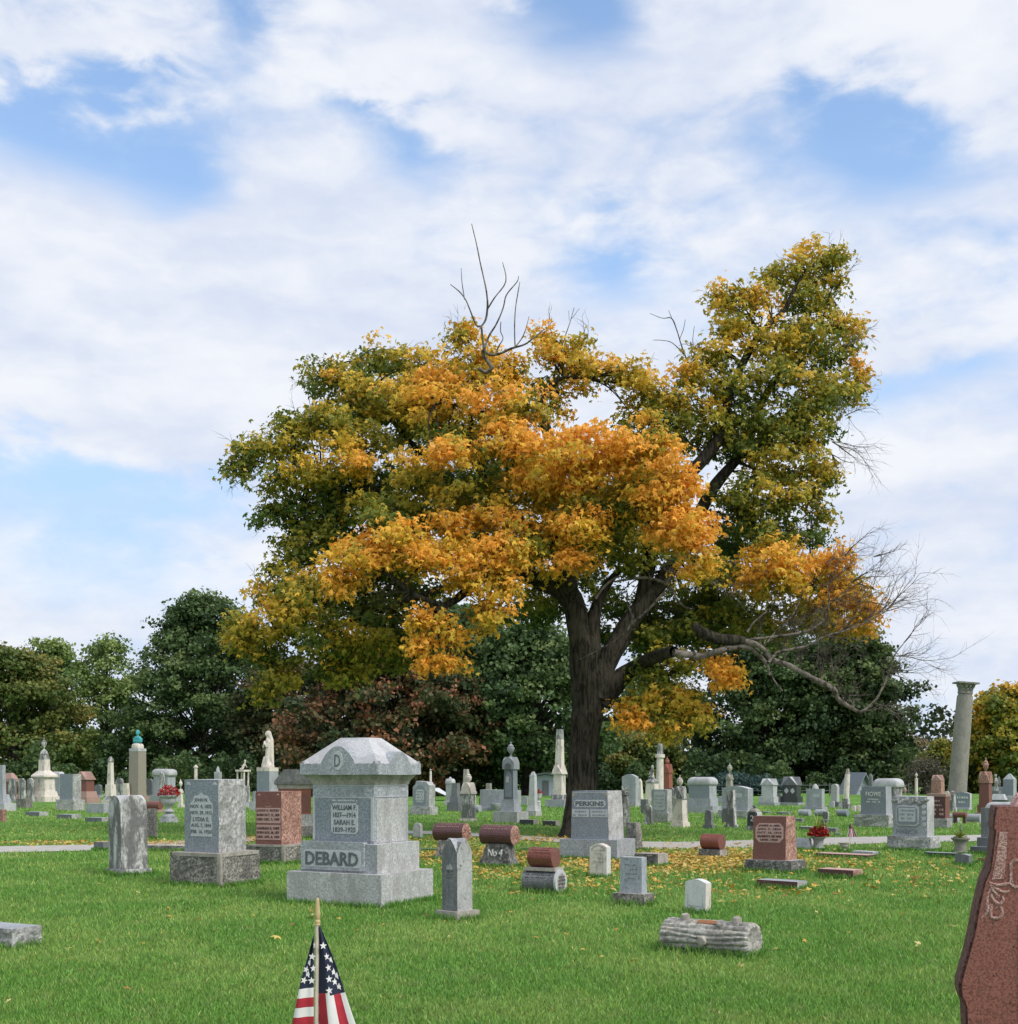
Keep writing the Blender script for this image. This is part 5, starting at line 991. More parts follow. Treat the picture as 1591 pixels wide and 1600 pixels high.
m_ = Mon('urn_monument', 'tall dark polished pillar with a gray urn on a pale block left of the trunk', 'monument', 798, 1286, 56, .9)
m_.seg('base', 'box', 56, 17, 'pale', bev=.02); m_.seg('plinth', 'box', 34, 15, 'gray', t=.85); m_.z = m_.z; m_.seg('collar', 'box', 26, 4, 'gray'); m_.seg('die', 'box', 22, 47, 'dark', t=.93, ms='steel', bev=.01); m_.panel('arched_panel', 0, .5, .7, .85, 'steel', th=.01, prof=PROF['arch']); m_.panel('white_plate', -.1, .66, .3, .2, 'cap', th=.02)
m_.seg('cap', 'box', 27, 10, 'gray', mf='gray'); m_.panel('carved_star', 0, .5, .5, .9, 'dark', th=.01, prof=PROF['arch']); m_.seg('cap_hood', 'cross', 27, 9, 'gray', prof='ogive'); m_.z -= 3 * m_.s; m_.seg('neck', 'lathe', 9, 5, 'gray', prof='knobcap'); m_.z -= 2 * m_.s; m_.seg('urn', 'lathe', 13, 24, 'gray', prof='urn')
m_ = far(782, 1268, 66, 'wide pale gray family stone behind the dark polished pillar', [(*B, 68, 6, 'gray'), (*D_, 64, 27, 'gray', dict(r=.3))]); 
far(757, 1265, 16, 'black low stone beneath the round pot of dark red mums', [('block', 'box', 16, 18, 'black', dict(mt='dark'))]); far(764, 1252, 12, 'small tan stump of stone behind the mum pot', [('stump', 'box', 11, 28, 'lime', dict(t=.8))])
far(775, 1268, 22, 'gray round bowl urn left of the pale block', [('bowl', 'lathe', 19, 13, 'gray', P_('bowl'))], 'stone_bowl', 'planter')
m_ = far(767, 1266, 12, 'round pot of dark red mums on a post left of the dark pillar', [('post', 'box', 6, 22, 'gray'), ('pot', 'lathe', 9, 6, 'terra', P_('bowl'))], 'flower_pot', 'planter'); flowers('blooms', m_.root, (0, 0, m_.z), 5.5 * m_.s, 120, [(.22, .02, .02), (.35, .04, .02), (.15, .015, .015)], 2 * m_.s, zs=.9)
far(747, 1270, 12, 'small round ended gray barrel right of the white urn monument', [('log', 'log', 12, 12, 'gray')], 'barrel_marker')
far(833, 1276, 27, 'slim white obelisk left of the maple trunk', [(*B, 27, 9, 'pale'), ('plinth', 'box', 20, 7, 'cap', dict(t=.85)), ('shaft', 'box', 15, 48, 'cap', dict(t=.72, tr=.72)), ('tip', 'box', 10.5, 6, 'cap', dict(t=.35, tr=.35))], 'obelisk', 'monument', .95)
m_ = far(842, 1268, 12, 'white urn with red flowers right of the slim white obelisk', [('pedestal', 'lathe', 7, 14, 'cap', P_('shaft')), ('urn', 'lathe', 11, 14, 'cap', P_('planter'))], 'flower_urn', 'planter'); flowers('blooms', m_.root, (0, 0, m_.z), 5.5 * m_.s, 140, [(.5, .02, .02), (.4, .06, .03), (.3, .02, .02)], 2 * m_.s, zs=1.1); spikes('leaves', m_.root, (0, 0, m_.z), 14 * m_.s, 10, [(.1, .16, .04)])
# marble column half hidden by the trunk
far(874, 1262, 44, 'tall carved cream marble monument half hidden behind the maple trunk', [(*B, 44, 12, 'gray', dict(bev=.02)), ('plinth', 'box', 25, 8, 'oldmarble'), (*D_, 20, 32, 'marble', dict(t=.92)), ('pediment', 'cross', 25, 14, 'marble', P_('gable')), ('shaft', 'box', 15, 46, 'marble', dict(t=.82, tr=.82, z=60)), ('carved_top', 'box', 12.5, 16, 'oldmarble', dict(z=106, t=.9, rock='all'))], 'column_monument', 'monument', .9)
# ---- buildings far off
def house(name, label, x, Y, w, h, d, rh, wall, roof, yaw=0, door=True):
    s_ = Y / FPX; b_ = at(x, H0, Y); t_ = thing(name, label, 'building', (b_.x, Y, 0), R(yaw)); bm = bmesh.new(); w, h, rh = w * s_, h, rh
    P0 = [(-w / 2, 0), (w / 2, 0), (w / 2, h), (0, h + rh), (-w / 2, h)]
    a = [bm.verts.new((x_, -d / 2, z_)) for x_, z_ in P0]; b = [bm.verts.new((x_, d / 2, z_)) for x_, z_ in P0]; bm.faces.new(a); bm.faces.new(b[::-1])
    for i in (0, 1, 4): bm.faces.new((a[i], b[i], b[(i + 1) % 5], a[(i + 1) % 5]))
    bmobj('wall', bm, M[wall], t_)
    bm = bmesh.new(); e_ = .35
    for sg in (-1, 1):
        sl = rh / (w / 2); q = [(sg * (w / 2 + e_), h - e_ * sl + .05), (0, h + rh + .05)]
        vv = [bm.verts.new((x_, y_, z_ + dz)) for dz in (0, .12) for x_, z_ in q for y_ in (-d / 2 - e_, d / 2 + e_)]
        for f in ((0, 1, 3, 2), (4, 6, 7, 5), (0, 4, 5, 1), (2, 3, 7, 6), (0, 2, 6, 4), (1, 5, 7, 3)): bm.faces.new([vv[i] for i in f])
    bmobj('roof', bm, M[roof], t_)
    bm = bmesh.new(); bmesh.ops.create_cube(bm, size=1, matrix=Matrix.Translation((0, -d / 2, h * .4)) @ Matrix.Diagonal((w * .3, .08, h * .8, 1))); bmobj('door', bm, M['dark'], t_)
    for sx in ():
        bm = bmesh.new(); bmesh.ops.create_cube(bm, size=1, matrix=Matrix.Translation((sx * w, -d / 2, 1.5)) @ Matrix.Diagonal((.8, .08, .9, 1))); o_ = bmobj('window', bm, M['cap'], t_)
        bm = bmesh.new(); bmesh.ops.create_cube(bm, size=1, matrix=Matrix.Translation((sx * w, -d / 2 - .03, 1.5)) @ Matrix.Diagonal((.66, .06, .76, 1))); bmobj('pane', bm, M['black'], o_)
house('burial_vault', 'pale blue gray low burial vault with gable left of the trunk', 852, 84, 34, 1.25, 1.2, .12, 'wallblue', 'roofgray')
house('burial_vault', 'gray roofed little burial vault left of the HOWE headstone', 1338, 88, 26, .35, 1.3, 1.0, 'wallblue', 'roofgray', yaw=25)
# ---- centre right
far(985, 1261, 32, 'gray round topped stone behind the tan ornate column', [(*B, 32, 7, 'rockgray'), ('die', 'prof', 26, 44, 'gray', P_('serp', r=.4))])
far(1000, 1258, 15, 'slim cream obelisk left of the white statuette monument', [(*B, 15, 5, 'marble'), ('shaft', 'box', 12, 32, 'marble', dict(t=.6, tr=.6)), ('tip', 'box', 7, 4, 'marble', dict(t=.4, tr=.4))], 'obelisk', 'monument', .9)
far(1031, 1252, 20, 'tall white marble column topped by a draped urn right of the maple trunk', [(*B, 22, 12, 'marble'), ('shaft', 'lathe', 12, 56, 'marble', P_('shaft')), ('collar', 'lathe', 15, 5, 'marble', P_('drum')), ('draped_urn', 'box', 10, 17, 'oldmarble', dict(rock='all', t=.85))], 'column_monument', 'monument', .9)
m_ = far(1019, 1256, 28, 'white marble monument with a small seated child statuette in front of the tall column', [(*B, 26, 6, 'marble'), (*D_, 22, 26, 'marble', dict(t=.9)), ('cap', 'hip', 22, 7, 'oldmarble')], 'statue_monument', 'statue', .9)
fg = figure('statuette', [((0, 0, 0, 4), (0, 0, 5, 3.2)), ((0, 0, 5, 3), (0, 0, 15, 2.4)), ((0, 0, 18, 2.3), (.4, 0, 20, 2.3)), ((-3, -1, 12, 1.2), (-4, -3, 7, 1)), ((3, -1, 12, 1.2), (3, -3, 16, 1)), ((-3, -3, 3, 2), (2, -3, 3, 2))], 'oldmarble', m_.root, .6, m_.s); fg.location = (0, 0, m_.z - .02)
far(1043, 1250, 20, 'dark red gothic spire monument with urn right of the white column', [(*B, 22, 8, 'brick'), (*D_, 18, 34, 'brick', dict(t=.86)), ('hood', 'cross', 19, 14, 'brick', P_('ogive')), ('urn', 'lathe', 8, 18, 'brick', P_('urn', z=50))], 'urn_monument', 'monument', .9)
m_ = far(1034, 1285, 38, 'gray granite headstone with rock side, in front of the dark red spire', [(*B, 38, 15, 'rockgray', dict(rock=.5, mt='cap')), ('die', 'box', 32, 36, 'gray', dict(rock='sides', ms='rockgray', mt='cap'))]); m_.panel('inscription_panel', 0, .5, .7, .8, 'frost', th=.01); m_.marks(4, 0, .5, .6, .6, 'gray', th=.016)
far(1050, 1268, 12, 'marble post with rounded head right of the gray rock sided headstone', [('slab', 'prof', 12, 37, 'oldmarble', P_('round', r=.7))])
far(1014, 1289, 18, 'small blackened marble slab leaning before the gray rock sided headstone', [(*B, 18, 4, 'oldmarble'), ('slab', 'prof', 14, 28, 'oldmarble', P_('chip', r=.5))], lean=(0, -.04))
far(1007, 1271, 12, 'dark squat stone left of the small blackened slab', [('block', 'box', 12, 22, 'dark')])
m_ = far(1063, 1293, 32, 'white marble monument with crossed hoods and urn in the middle of the lawn', [(*B, 32, 8, 'marble', dict(t=.92)), (*D_, 24, 36, 'marble', dict(t=.9)), ('hood', 'cross', 26, 20, 'oldmarble', P_('gable')), ('neck', 'lathe', 8, 4, 'marble', P_('knobcap', z=58)), ('urn', 'lathe', 11, 21, 'marble', P_('urn', z=60))], 'urn_monument', 'monument', .95)
m_ = far(1098, 1271, 62, 'broad gray granite monument with smooth domed cap in the centre right', [(*B, 62, 11, 'gray'), ('plinth', 'box', 48, 12, 'gray'), (*D_, 43, 21, 'steel', dict(ms='gray')), ('cap', 'dome', 50, 12, 'cap', dict(e=.35))], 'domed_monument', 'monument')
far(1108, 1295, 19, 'short broken gray stone below the smooth domed monument', [(*B, 19, 6, 'pillar'), ('stump', 'prof', 14, 23, 'pillar', P_('chip', r=.7, rock='all'))])
far(1140, 1250, 16, 'brown gray pillar with urn behind the curved top gray headstone', [('shaft', 'box', 13, 32, 'lime', dict(t=.8)), ('hood', 'cross', 13, 8, 'lime', P_('gable')), ('urn', 'lathe', 9, 18, 'lime', P_('urn'))], 'urn_monument', 'monument', .9)
m_ = far(1152, 1279, 58, 'wide pale gray headstone with curved top right of the smooth domed monument', [(*B, 60, 12, 'rockgray', dict(rock=.4, mt='cap')), ('die', 'prof', 48, 38, 'gray', P_('serp', r=.35, mt='cap'))]); m_.panel('name_panel', .12, .62, .32, .18, 'frost', th=.01)
far(1143, 1294, 24, 'tall blackened white marble shaft in front of the curved top headstone', [(*B, 24, 5, 'oldmarble', dict(t=.9)), ('shaft', 'box', 17, 54, 'oldmarble', dict(t=.74, tr=.8))], 'obelisk', 'monument', .7)
far(1134, 1287, 13, 'small dark slab tucked left of the tall blackened shaft', [('slab', 'prof', 12, 24, 'dark', P_('round', r=.5))])
m_ = Mon('headstone', 'dark marble marker carved with a 2 under a lidded urn cap', 'headstone', 1179, 1298, 30, .8)
m_.seg('base', 'box', 30, 6, 'oldmarble', t=.92); m_.seg('die', 'prof', 23, 25, 'dark', prof='round', ms='cap', mt='cap'); m_.panel('arched_panel', 0, .5, .8, .85, 'black', th=.008, prof=PROF['arch']); m_.letters(['2'], 0, .52, .35, .5, 'letterpale', th=.014)
m_.z -= 2 * m_.s; m_.seg('lid', 'lathe', 17, 7, 'lime', prof='knobcap'); m_.z -= 2 * m_.s; m_.seg('finial', 'lathe', 10, 6, 'dark', prof='finial')
for x_, mt1, mt2, lab in ((1202, 'cap', 'cap', 'pale gray die with small pediment roof behind the number two stone'), (1237, 'black', 'dark', 'black polished stone with pediment roof right of the pale one')):
    bl = mt1 == 'black'; m_ = far(x_, 1259, 32 if not bl else 36, lab, [(*B, 34 if not bl else 40, 5, 'gray'), ('plinth', 'box', 28 if not bl else 34, 9, mt1), (*D_, 24 if not bl else 28, 18, mt1), ('roof', 'cross', 28 if not bl else 32, 10 if not bl else 13, 'cap' if not bl else 'dark', P_('gable', mt='cap' if bl else None))], 'pediment_monument', 'monument', .6)
    if bl: 
        m_.f = dict(w0=m_.w(28), d0=m_.w(28) * .6, w1=m_.w(28), d1=m_.w(28) * .6, h=18 * m_.s, o=[c_ for c_ in m_.root.children if c_.name.startswith('die')][0])
        for cx_ in (-.22, .22): m_.panel('oval_panel', cx_, .5, .28, .5, 'frost', th=.01, cut=.5)
m_ = far(1274, 1266, 34, 'gray slab with round urn knob on top, right of the black pediment stone', [(*B, 38, 5, 'gray'), (*D_, 28, 28, 'gray', dict(r=.35)), ('knob', 'lathe', 10, 8, 'cap', P_('knobcap'))]); m_.f = dict(w0=m_.w(28, .35), d0=m_.w(28, .35) * .35, w1=m_.w(28, .35), d1=m_.w(28, .35) * .35, h=28 * m_.s, o=[c_ for c_ in m_.root.children if c_.name.startswith('die')][0]); m_.panel('name_panel', .15, .62, .42, .18, 'frost', th=.01)
far(1305, 1262, 17, 'dark streaked round headed pillar left of the leaning broken column', [(*B, 18, 9, 'dark'), ('pillar', 'prof', 13, 28, 'pillarside', P_('round', r=.8))])
far(1321, 1264, 18, 'slim white marble column leaning right with a broken ornate tip', [(*B, 20, 8, 'oldmarble'), ('plinth', 'box', 14, 8, 'oldmarble', dict(t=.8)), ('shaft', 'lathe', 9, 38, 'marble', P_('shaft', sides=14)), ('broken_tip', 'box', 7, 9, 'lime', dict(rock='all', t=.5))], 'column_monument', 'monument', .9, lean=(0, .07))
for x_, lab in ((1258, 'gray granite barrel furthest left of the three on the right lawn'), (1283, 'gray granite barrel in the middle of the three behind the spiky planter'), (1317, 'gray granite barrel with darkened front left of HOWE')):
    far(x_, 1276, 21, lab, [('log', 'log', 20, 11, 'gray' if x_ < 1300 else 'steel')], 'barrel_marker', group='gray barrel markers')
far(1291, 1283, 10, 'small blackened tablet by the middle gray barrel', [('slab', 'prof', 10, 15, 'oldmarble', P_('round', r=.5))])
far(1255, 1330, 30, 'blue gray slanted stone with sunk panels beside the stone planter pot', [('die', 'box', 30, 20, 'gray', dict(t=.9, tr=.5, mt='gray'))])
# planters with flags
m_ = Mon('planter_pot', 'stone pot with dark red mums and a spiky green plant right of the red headstone', 'planter', 1279, 1330, 22, 1.0)
m_.seg('foot', 'lathe', 16, 4, 'lime', prof='drum'); m_.seg('pot', 'lathe', 24, 18, 'pillarside', prof='pot'); flowers('mums', m_.root, (0, 0, m_.z + .02), 17 * m_.s, 500, [(.26, .015, .012), (.42, .03, .025), (.16, .01, .01)], 4.5 * m_.s, zs=.9); spikes('spiky_leaves', m_.root, (0, 0, m_.z), 36 * m_.s, 60, [(.32, .40, .08), (.45, .48, .12), (.18, .28, .06)], .6, .014)
m_ = Mon('garden_urn', 'tan garden urn with feathery green plant behind the black edged ledger', 'planter', 1501, 1337, 24, 1.0)
m_.seg('foot', 'lathe', 22, 4, 'lime', prof='drum'); m_.seg('urn', 'lathe', 29, 23, 'column', prof='pot'); spikes('foliage', m_.root, (0, 0, m_.z - .02), 19 * m_.s, 120, [(.22, .28, .04), (.35, .38, .05), (.12, .2, .03)], 1.2, .006); flowers('foliage', m_.root, (0, 0, m_.z), 11 * m_.s, 160, [(.15, .22, .03), (.3, .34, .05)], 2.2 * m_.s)
m_.seg('garden_light', 'lathe', 3, 24, 'dark', prof='finial')
m_ = Mon('stone_urn', 'small gray stone vase standing behind the long brown ledger', 'planter', 1319, 1333, 16, 1.0); m_.seg('foot', 'lathe', 18, 3, 'lime', prof='drum'); m_.seg('vase', 'lathe', 16, 13, 'lime', prof='planter')
def small_flag(x, yb, px_top, label, w, h, flip=1):
    g_ = ground(x, yb); s_ = g_.y / FPX; t_ = thing('grave_flag', label, 'flag', g_, R(-15 * flip)); T = Tubes(); Ht = (yb - px_top) * s_; T.add([(0, 0, -.03), (flip * .03, 0, Ht)], [.008, .006], 6); T.build('stick', M['pole'], t_)
    V, F, mi = [], [], []; nu, nv = 9, 8
    for i in range(nu + 1):
        for j in range(nv + 1):
            u, v = i / nu, j / nv; V.append((flip * (.03 + (u - .35) * w * s_ * (.15 + .85 * v)), .03 * math.sin(u * 9 + v * 2) - .012, Ht - .02 - v * h * s_ - .12 * u * (1 - v) * h * s_))
    for i in range(nu):
        for j in range(nv): F.append((i * (nv + 1) + j, (i + 1) * (nv + 1) + j, (i + 1) * (nv + 1) + j + 1, i * (nv + 1) + j + 1)); mi.append(2 if j < 3 and i < 5 else (0 if i % 2 else 1))
    npmesh('cloth', V, F, [M['cred'], M['cwhite'], M['cblue']], t_, mi=mi, smooth=True)
small_flag(1285, 1326, 1281, 'little american flag stuck in the spiky planter', 15, 20); small_flag(1327, 1331, 1284, 'little american flag standing alone by the drive', 17, 22)
# ---- right end
m_ = Mon('headstone', 'large blue gray granite headstone reading HOWE on a rock pitched base', 'headstone', 1369, 1293, 66, .6)
m_.seg('base', 'box', 66, 19, 'rockgray', rock='all', mt='cap', cuts=9); m_.seg('die', 'box', 48, 44, 'steel', r=.5, t=.93, ms='gray'); m_.letters(['HOWE'], 0, .73, .58, .23, 'letterpale', th=.014, bold=.02, fits=[1]); m_.marks(2, 0, .5, .62, .18, 'letterpale', th=.008, fill=.7)
far(1389, 1275, 50, 'white marble monument with swelling domed cap behind HOWE', [(*B, 50, 8, 'marble'), (*D_, 42, 36, 'oldmarble', dict(t=.98)), ('cap', 'dome', 50, 14, 'cap', dict(e=.3))], 'domed_monument', 'monument', .7)
far(1361, 1258, 9, 'dark obelisk tip rising behind HOWE', [('shaft', 'box', 9, 45, 'pillar', dict(t=.75, tr=.75)), ('tip', 'box', 6.5, 4, 'pillar', dict(t=.3, tr=.3))], 'obelisk', 'monument', .9)
m_ = Mon('headstone', 'rough hewn gray stone with framed plaque and torn looking top right of HOWE', 'headstone', 1427, 1331, 79, .5)
m_.seg('base', 'box', 79, 23, 'rockgray', rock='all', mt='cap', cuts=10); m_.seg('die', 'box', 62, 62, 'gray', r=.45, t=1.0, rock='sides', ms='pale', mt='cap', cuts=8); m_.f['o'].rotation_euler = (0, 0, 0)
m_.panel('plaque_frame', -.06, .52, .66, .52, 'cap', th=.03, cut=.12); m_.panel('plaque', -.06, .52, .58, .44, 'steel', th=.036, cut=.12, base=0); m_.panel('inscription_panel', -.06, .54, .48, .34, 'frost', th=.039, cut=.02, base=0); m_.marks(3, -.06, .55, .42, .30, 'steel', th=.044)
m_.letters(['MARCY'], -.08, .12, .62, .16, 'steel', th=.014, bold=.0, fits=[1])
f_, W, H = m_.frame(); bm = bmesh.new()
for i in range(11): bmesh.ops.create_icosphere(bm, subdivisions=2, radius=1, matrix=f_ @ Matrix.Translation(((i / 10 - .5) * W * .92, H * (.88 + .05 * math.sin(i * 2.1)), 0)) @ Matrix.Rotation(random.uniform(-.6, .6), 4, 'Z') @ Matrix.Diagonal((W * .075, H * .055, .035, 1)))
for v in bm.verts: v.co += noise.noise_vector(v.co * 14) * .025
bmobj('rough_scroll', bm, M['rockgray'], m_.f['o'])
for zc_ in (.3, .45, .6, .75): m_.panel('side_band', .40, zc_, .10, .1, 'cap', th=.02, cut=.3)
far(1432, 1262, 12, 'thin white marble column behind the rough hewn stone', [(*B, 12, 8, 'marble'), ('shaft', 'lathe', 5, 38, 'marble', P_('shaft', sides=12)), ('finial', 'lathe', 5, 9, 'marble', P_('urn'))], 'column_monument', 'monument')
far(1414, 1258, 10, 'pink tipped tiny finial stone between HOWE and the thin white column', [('base', 'box', 10, 10, 'pink'), ('finial', 'lathe', 6, 22, 'pink', P_('finial'))])
far(1466, 1258, 24, 'rose granite obelisk with pointed top left of the leaning column', [(*B, 26, 8, 'rose'), ('shaft', 'box', 21, 30, 'rockpink', dict(t=.9)), ('tip', 'cross', 20, 9, 'pink', P_('gable'))], 'obelisk', 'monument', .9)
m_ = far(1466, 1294, 40, 'maroon granite block with carved panels in front of the rose obelisk', [(*B, 42, 15, 'rockgray', dict(rock=.5, mt='cap')), (*D_, 34, 34, 'maroon', dict(ms='rose')), ('cap', 'box', 36, 4, 'pink')]); m_.f = dict(w0=m_.w(34), d0=m_.w(34) * .6, w1=m_.w(34), d1=m_.w(34) * .6, h=34 * m_.s, o=[c_ for c_ in m_.root.children if c_.name.startswith('die')][0]); m_.marks(4, 0, .5, .7, .8, 'frostpink', th=.01)
# leaning column
cb = at(1495, H0, 74); Yc = 74; s_ = Yc / FPX; t_ = thing('tall_column', 'tall weathered stone column leaning right with a leafy capital', 'monument', (cb.x, Yc, 0)); t_.rotation_euler = (0, R(4.6), 0)
m_ = Mon.__new__(Mon); m_.root = t_; m_.s = s_; m_.c = 1; m_.sn = 0; m_.th = 0; m_.r = 1; m_.z = 0
m_.seg('base', 'box', 36, 8, 'column'); k0 = 0
for i, (hh, w0) in enumerate(((18, 29), (48, 27.7), (62, 26.5), (24, 25.2))): m_.seg('shaft_drum', 'lathe', w0, hh, 'column', prof='drumseg', sides=26)
m_.seg('ring', 'lathe', 23, 2, 'column', prof='drum'); m_.seg('bell', 'lathe', 21, 3, 'rockbrown', prof='drum'); m_.seg('ring', 'lathe', 23, 1.6, 'column', prof='drum')
bm = bmesh.new(); prev = None
for rr_, zz_ in ((10, 0), (9.5, 3), (10, 7), (11.5, 11), (14, 14)):
    ring = [bm.verts.new((rr_ * 1.12 * s_ * (1 + .10 * math.sin(a * 8 + zz_ * .9)) * math.cos(a), rr_ * s_ * (1 + .10 * math.sin(a * 8 + zz_ * .9)) * math.sin(a), zz_ * s_)) for a in np.linspace(0, 6.28318, 65)[:-1]]
    if prev: [bm.faces.new((prev[i], prev[(i + 1) % 64], ring[(i + 1) % 64], ring[i])) for i in range(64)]
    prev = ring
bm.faces.new(prev); o_ = bmobj('capital', bm, M['rockbrown'], t_, True); o_.location = (0, 0, m_.z)
bm = bmesh.new()
for i in range(24):
    a = i * 6.28318 / 12; zz_ = 4 if i < 12 else 9; rr_ = 10.5 if i < 12 else 12.5; a += .26 if i >= 12 else 0
    bmesh.ops.create_icosphere(bm, subdivisions=1, radius=1, matrix=Matrix.Rotation(a, 4, 'Z') @ Matrix.Translation((rr_ * s_, 0, zz_ * s_)) @ Matrix.Rotation(.5, 4, 'Y') @ Matrix.Diagonal((.9 * s_, 2 * s_, 3.2 * s_, 1)))
o2 = bmobj('capital_leaves', bm, M['column'], o_)
bm = bmesh.new(); n = 32; pr = None
for zz_ in (0, 2.4):
    ring = [bm.verts.new(((17.5 * s_) * max(abs(math.cos(a)), abs(math.sin(a))) ** -.75 * (1 - .12 * abs(math.cos(2 * a))) * math.cos(a), 17.5 * s_ * max(abs(math.cos(a)), abs(math.sin(a))) ** -.75 * (1 - .12 * abs(math.cos(2 * a))) * math.sin(a), zz_ * s_)) for a in np.linspace(0, 6.28318, n + 1)[:-1]]
    if pr: [bm.faces.new((pr[i], pr[(i + 1) % n], ring[(i + 1) % n], ring[i])) for i in range(n)]; bm.faces.new(ring)
    else: bm.faces.new(ring[::-1])
    pr = ring
o3 = bmobj('abacus', bm, M['rockbrown'], t_); o3.location = (0, 0, m_.z + 13.5 * s_)
far(1489, 1268, 14, 'small lichened marble statuette monument left of the dark name tablet', [(*B, 14, 6, 'oldmarble'), (*D_, 10, 20, 'oldmarble', dict(rock='all')), ('bulb', 'lathe', 8, 7, 'lime', P_('finial'))], 'statuette_monument', 'monument', .9)
m_ = far(1505, 1266, 26, 'dark gray tablet with rounded shoulders below the leaning column', [(*B, 28, 4, 'cap'), ('tablet', 'prof', 25, 24, 'steel', P_('serp', r=.3, ms='cap', mt='cap'))]); m_.f['h'] = 24 * m_.s; m_.marks(2, 0, .5, .7, .6, 'letterpale', th=.01)
m_ = far(1500, 1287, 22, 'red granite barrel bench on stubby legs below the dark tablet', [('leg', 'box', 5, 9, 'maroon', dict(dx=-7)), ('leg', 'box', 5, 9, 'maroon', dict(dx=7, z=0)), ('barrel', 'log', 22, 9, 'rose', dict(z=9))], 'barrel_bench', 'bench')
for x_, w_, lab in ((1489, 21, 'gray granite barrel directly below the leaning column'), (1522, 24, 'gray granite barrel left of the big red foreground stone')):
    far(x_, 1286, w_ + 4, lab, [(*B, w_ + 5, 2, 'cap'), ('log', 'log', w_, 12, 'gray')], 'barrel_marker', group='pair of gray barrels at right')
far(1540, 1276, 30, 'rose granite gothic monument with large urn near the right edge', [(*B, 32, 6, 'pink'), ('plinth', 'box', 24, 12, 'rose'), (*D_, 20, 34, 'rose', dict(t=.9)), ('hood', 'cross', 22, 18, 'rockpink', P_('ogive')), ('urn', 'lathe', 10, 26, 'rockpink', P_('urn', z=66))], 'urn_monument', 'monument', .9)
m_ = far(1557, 1262, 14, 'dark weathered angel figure behind the rose gothic monument', [('pedestal', 'box', 13, 26, 'pillar')], 'statue_monument', 'statue', .9)
fg = figure('angel', [((0, 0, 0, 3.4), (0, 0, 16, 2.4)), ((0, 0, 16, 2.2), (-1, 0, 20, 1.8)), ((-1.5, -.5, 24, 2.2), (-1.2, -.5, 25, 2.2)), ((2, 2, 20, 1.8), (4.5, 3, 8, 1)), ((3, 2, 22, 1.4), (5, 3, 14, 1.2)), ((-2, -2, 17, 1), (-1, -4, 13, .9))], 'oldmarble', m_.root, .6, m_.s); fg.location = (0, 0, m_.z - .02)
far(1578, 1262, 24, 'blue gray pointed pillar at the right edge', [(*B, 26, 12, 'cap'), ('die', 'box', 20, 32, 'steel', dict(ms='gray')), ('tip', 'box', 20, 9, 'gray', dict(t=.15, tr=.15))], 'obelisk', 'monument', .9)
far(1560, 1258, 26, 'slate gray flat topped block left of the pointed pillar', [('block', 'box', 24, 28, 'steel', dict(mt='cap'))]); far(1561, 1264, 28, 'low gray roofed vault stone in front of the slate block', [('block', 'box', 20, 14, 'dark'), ('roof', 'box', 27, 9, 'cap', dict(t=.7, tr=.4))], 'roofed_stone'); far(1582, 1264, 22, 'pale rounded block under the pointed pillar', [('block', 'box', 19, 20, 'cap', dict(bev=.05))])
far(1566, 1282, 52, 'gray slab with smooth rounded top just behind the red foreground stone', [('die', 'box', 50, 14, 'steel'), ('cap', 'dome', 52, 14, 'cap', dict(e=.2))], r=.5)
far(1545, 1337, 54, 'dark gray pillar stone on stepped base hidden behind the red foreground stone', [(*B, 54, 13, 'dark', dict(mt='gray')), ('plinth', 'box', 34, 14, 'dark', dict(mt='gray')), (*D_, 22, 46, 'pillar')], r=.9)
# a few more small tablets filling the far rows
for i, (x_, yb_, w_, h_, mt_, pf, lab) in enumerate(((1126, 1256, 10, 12, 'gray', 'round', 'tiny gray tablet between the domed monument and the wide curved top stone'), (1218, 1256, 8, 16, 'dark', 'round', 'thin dark tablet between the pale and black pediment stones'), (1341, 1268, 8, 10, 'marble', 'round', 'small white tablet left of HOWE, under the gray roof'), (1334, 1268, 7, 9, 'marble', 'round', 'second small white tablet under the gray roof'),
        (740, 1258, 8, 18, 'marble', 'peak', 'little pointed white tablet behind the small gray barrel'), (650, 1250, 8, 14, 'marble', 'round', 'little marble tablet left of the arched panel headstone'), (957, 1255, 7, 14, 'cap', 'round', 'small pale tablet just above the PERKINS stone'), (820, 1258, 10, 14, 'gray', 'serp', 'small gray tablet left of the slim white obelisk'),
        (1300, 1262, 9, 10, 'cap', 'round', 'tiny pale tablet at the foot of the dark streaked pillar'), (1480, 1256, 8, 20, 'marble', 'round', 'narrow marble tablet at the foot of the leaning column'), (220, 1252, 10, 10, 'pink', 'round', 'tiny pink tablet at the foot of the bust pedestal'), (145, 1252, 9, 10, 'oldmarble', 'round', 'tiny old tablet right of the pink gabled monument'),
        (628, 1250, 10, 20, 'gray', 'round', 'small gray tablet touching the right side of the DEBARD cap'), (398, 1258, 8, 22, 'oldmarble', 'round', 'narrow old tablet between the angel pedestal and the veiled statue'), (1068, 1252, 7, 22, 'gray', 'peak', 'thin gray tablet left of the smooth domed cap'), (1189, 1256, 8, 12, 'cap', 'round', 'small pale tablet left of the pale pediment stone'))):
    far(x_, yb_, w_, lab, [('tablet', 'prof', w_, h_, mt_, P_(pf, r=.4))])
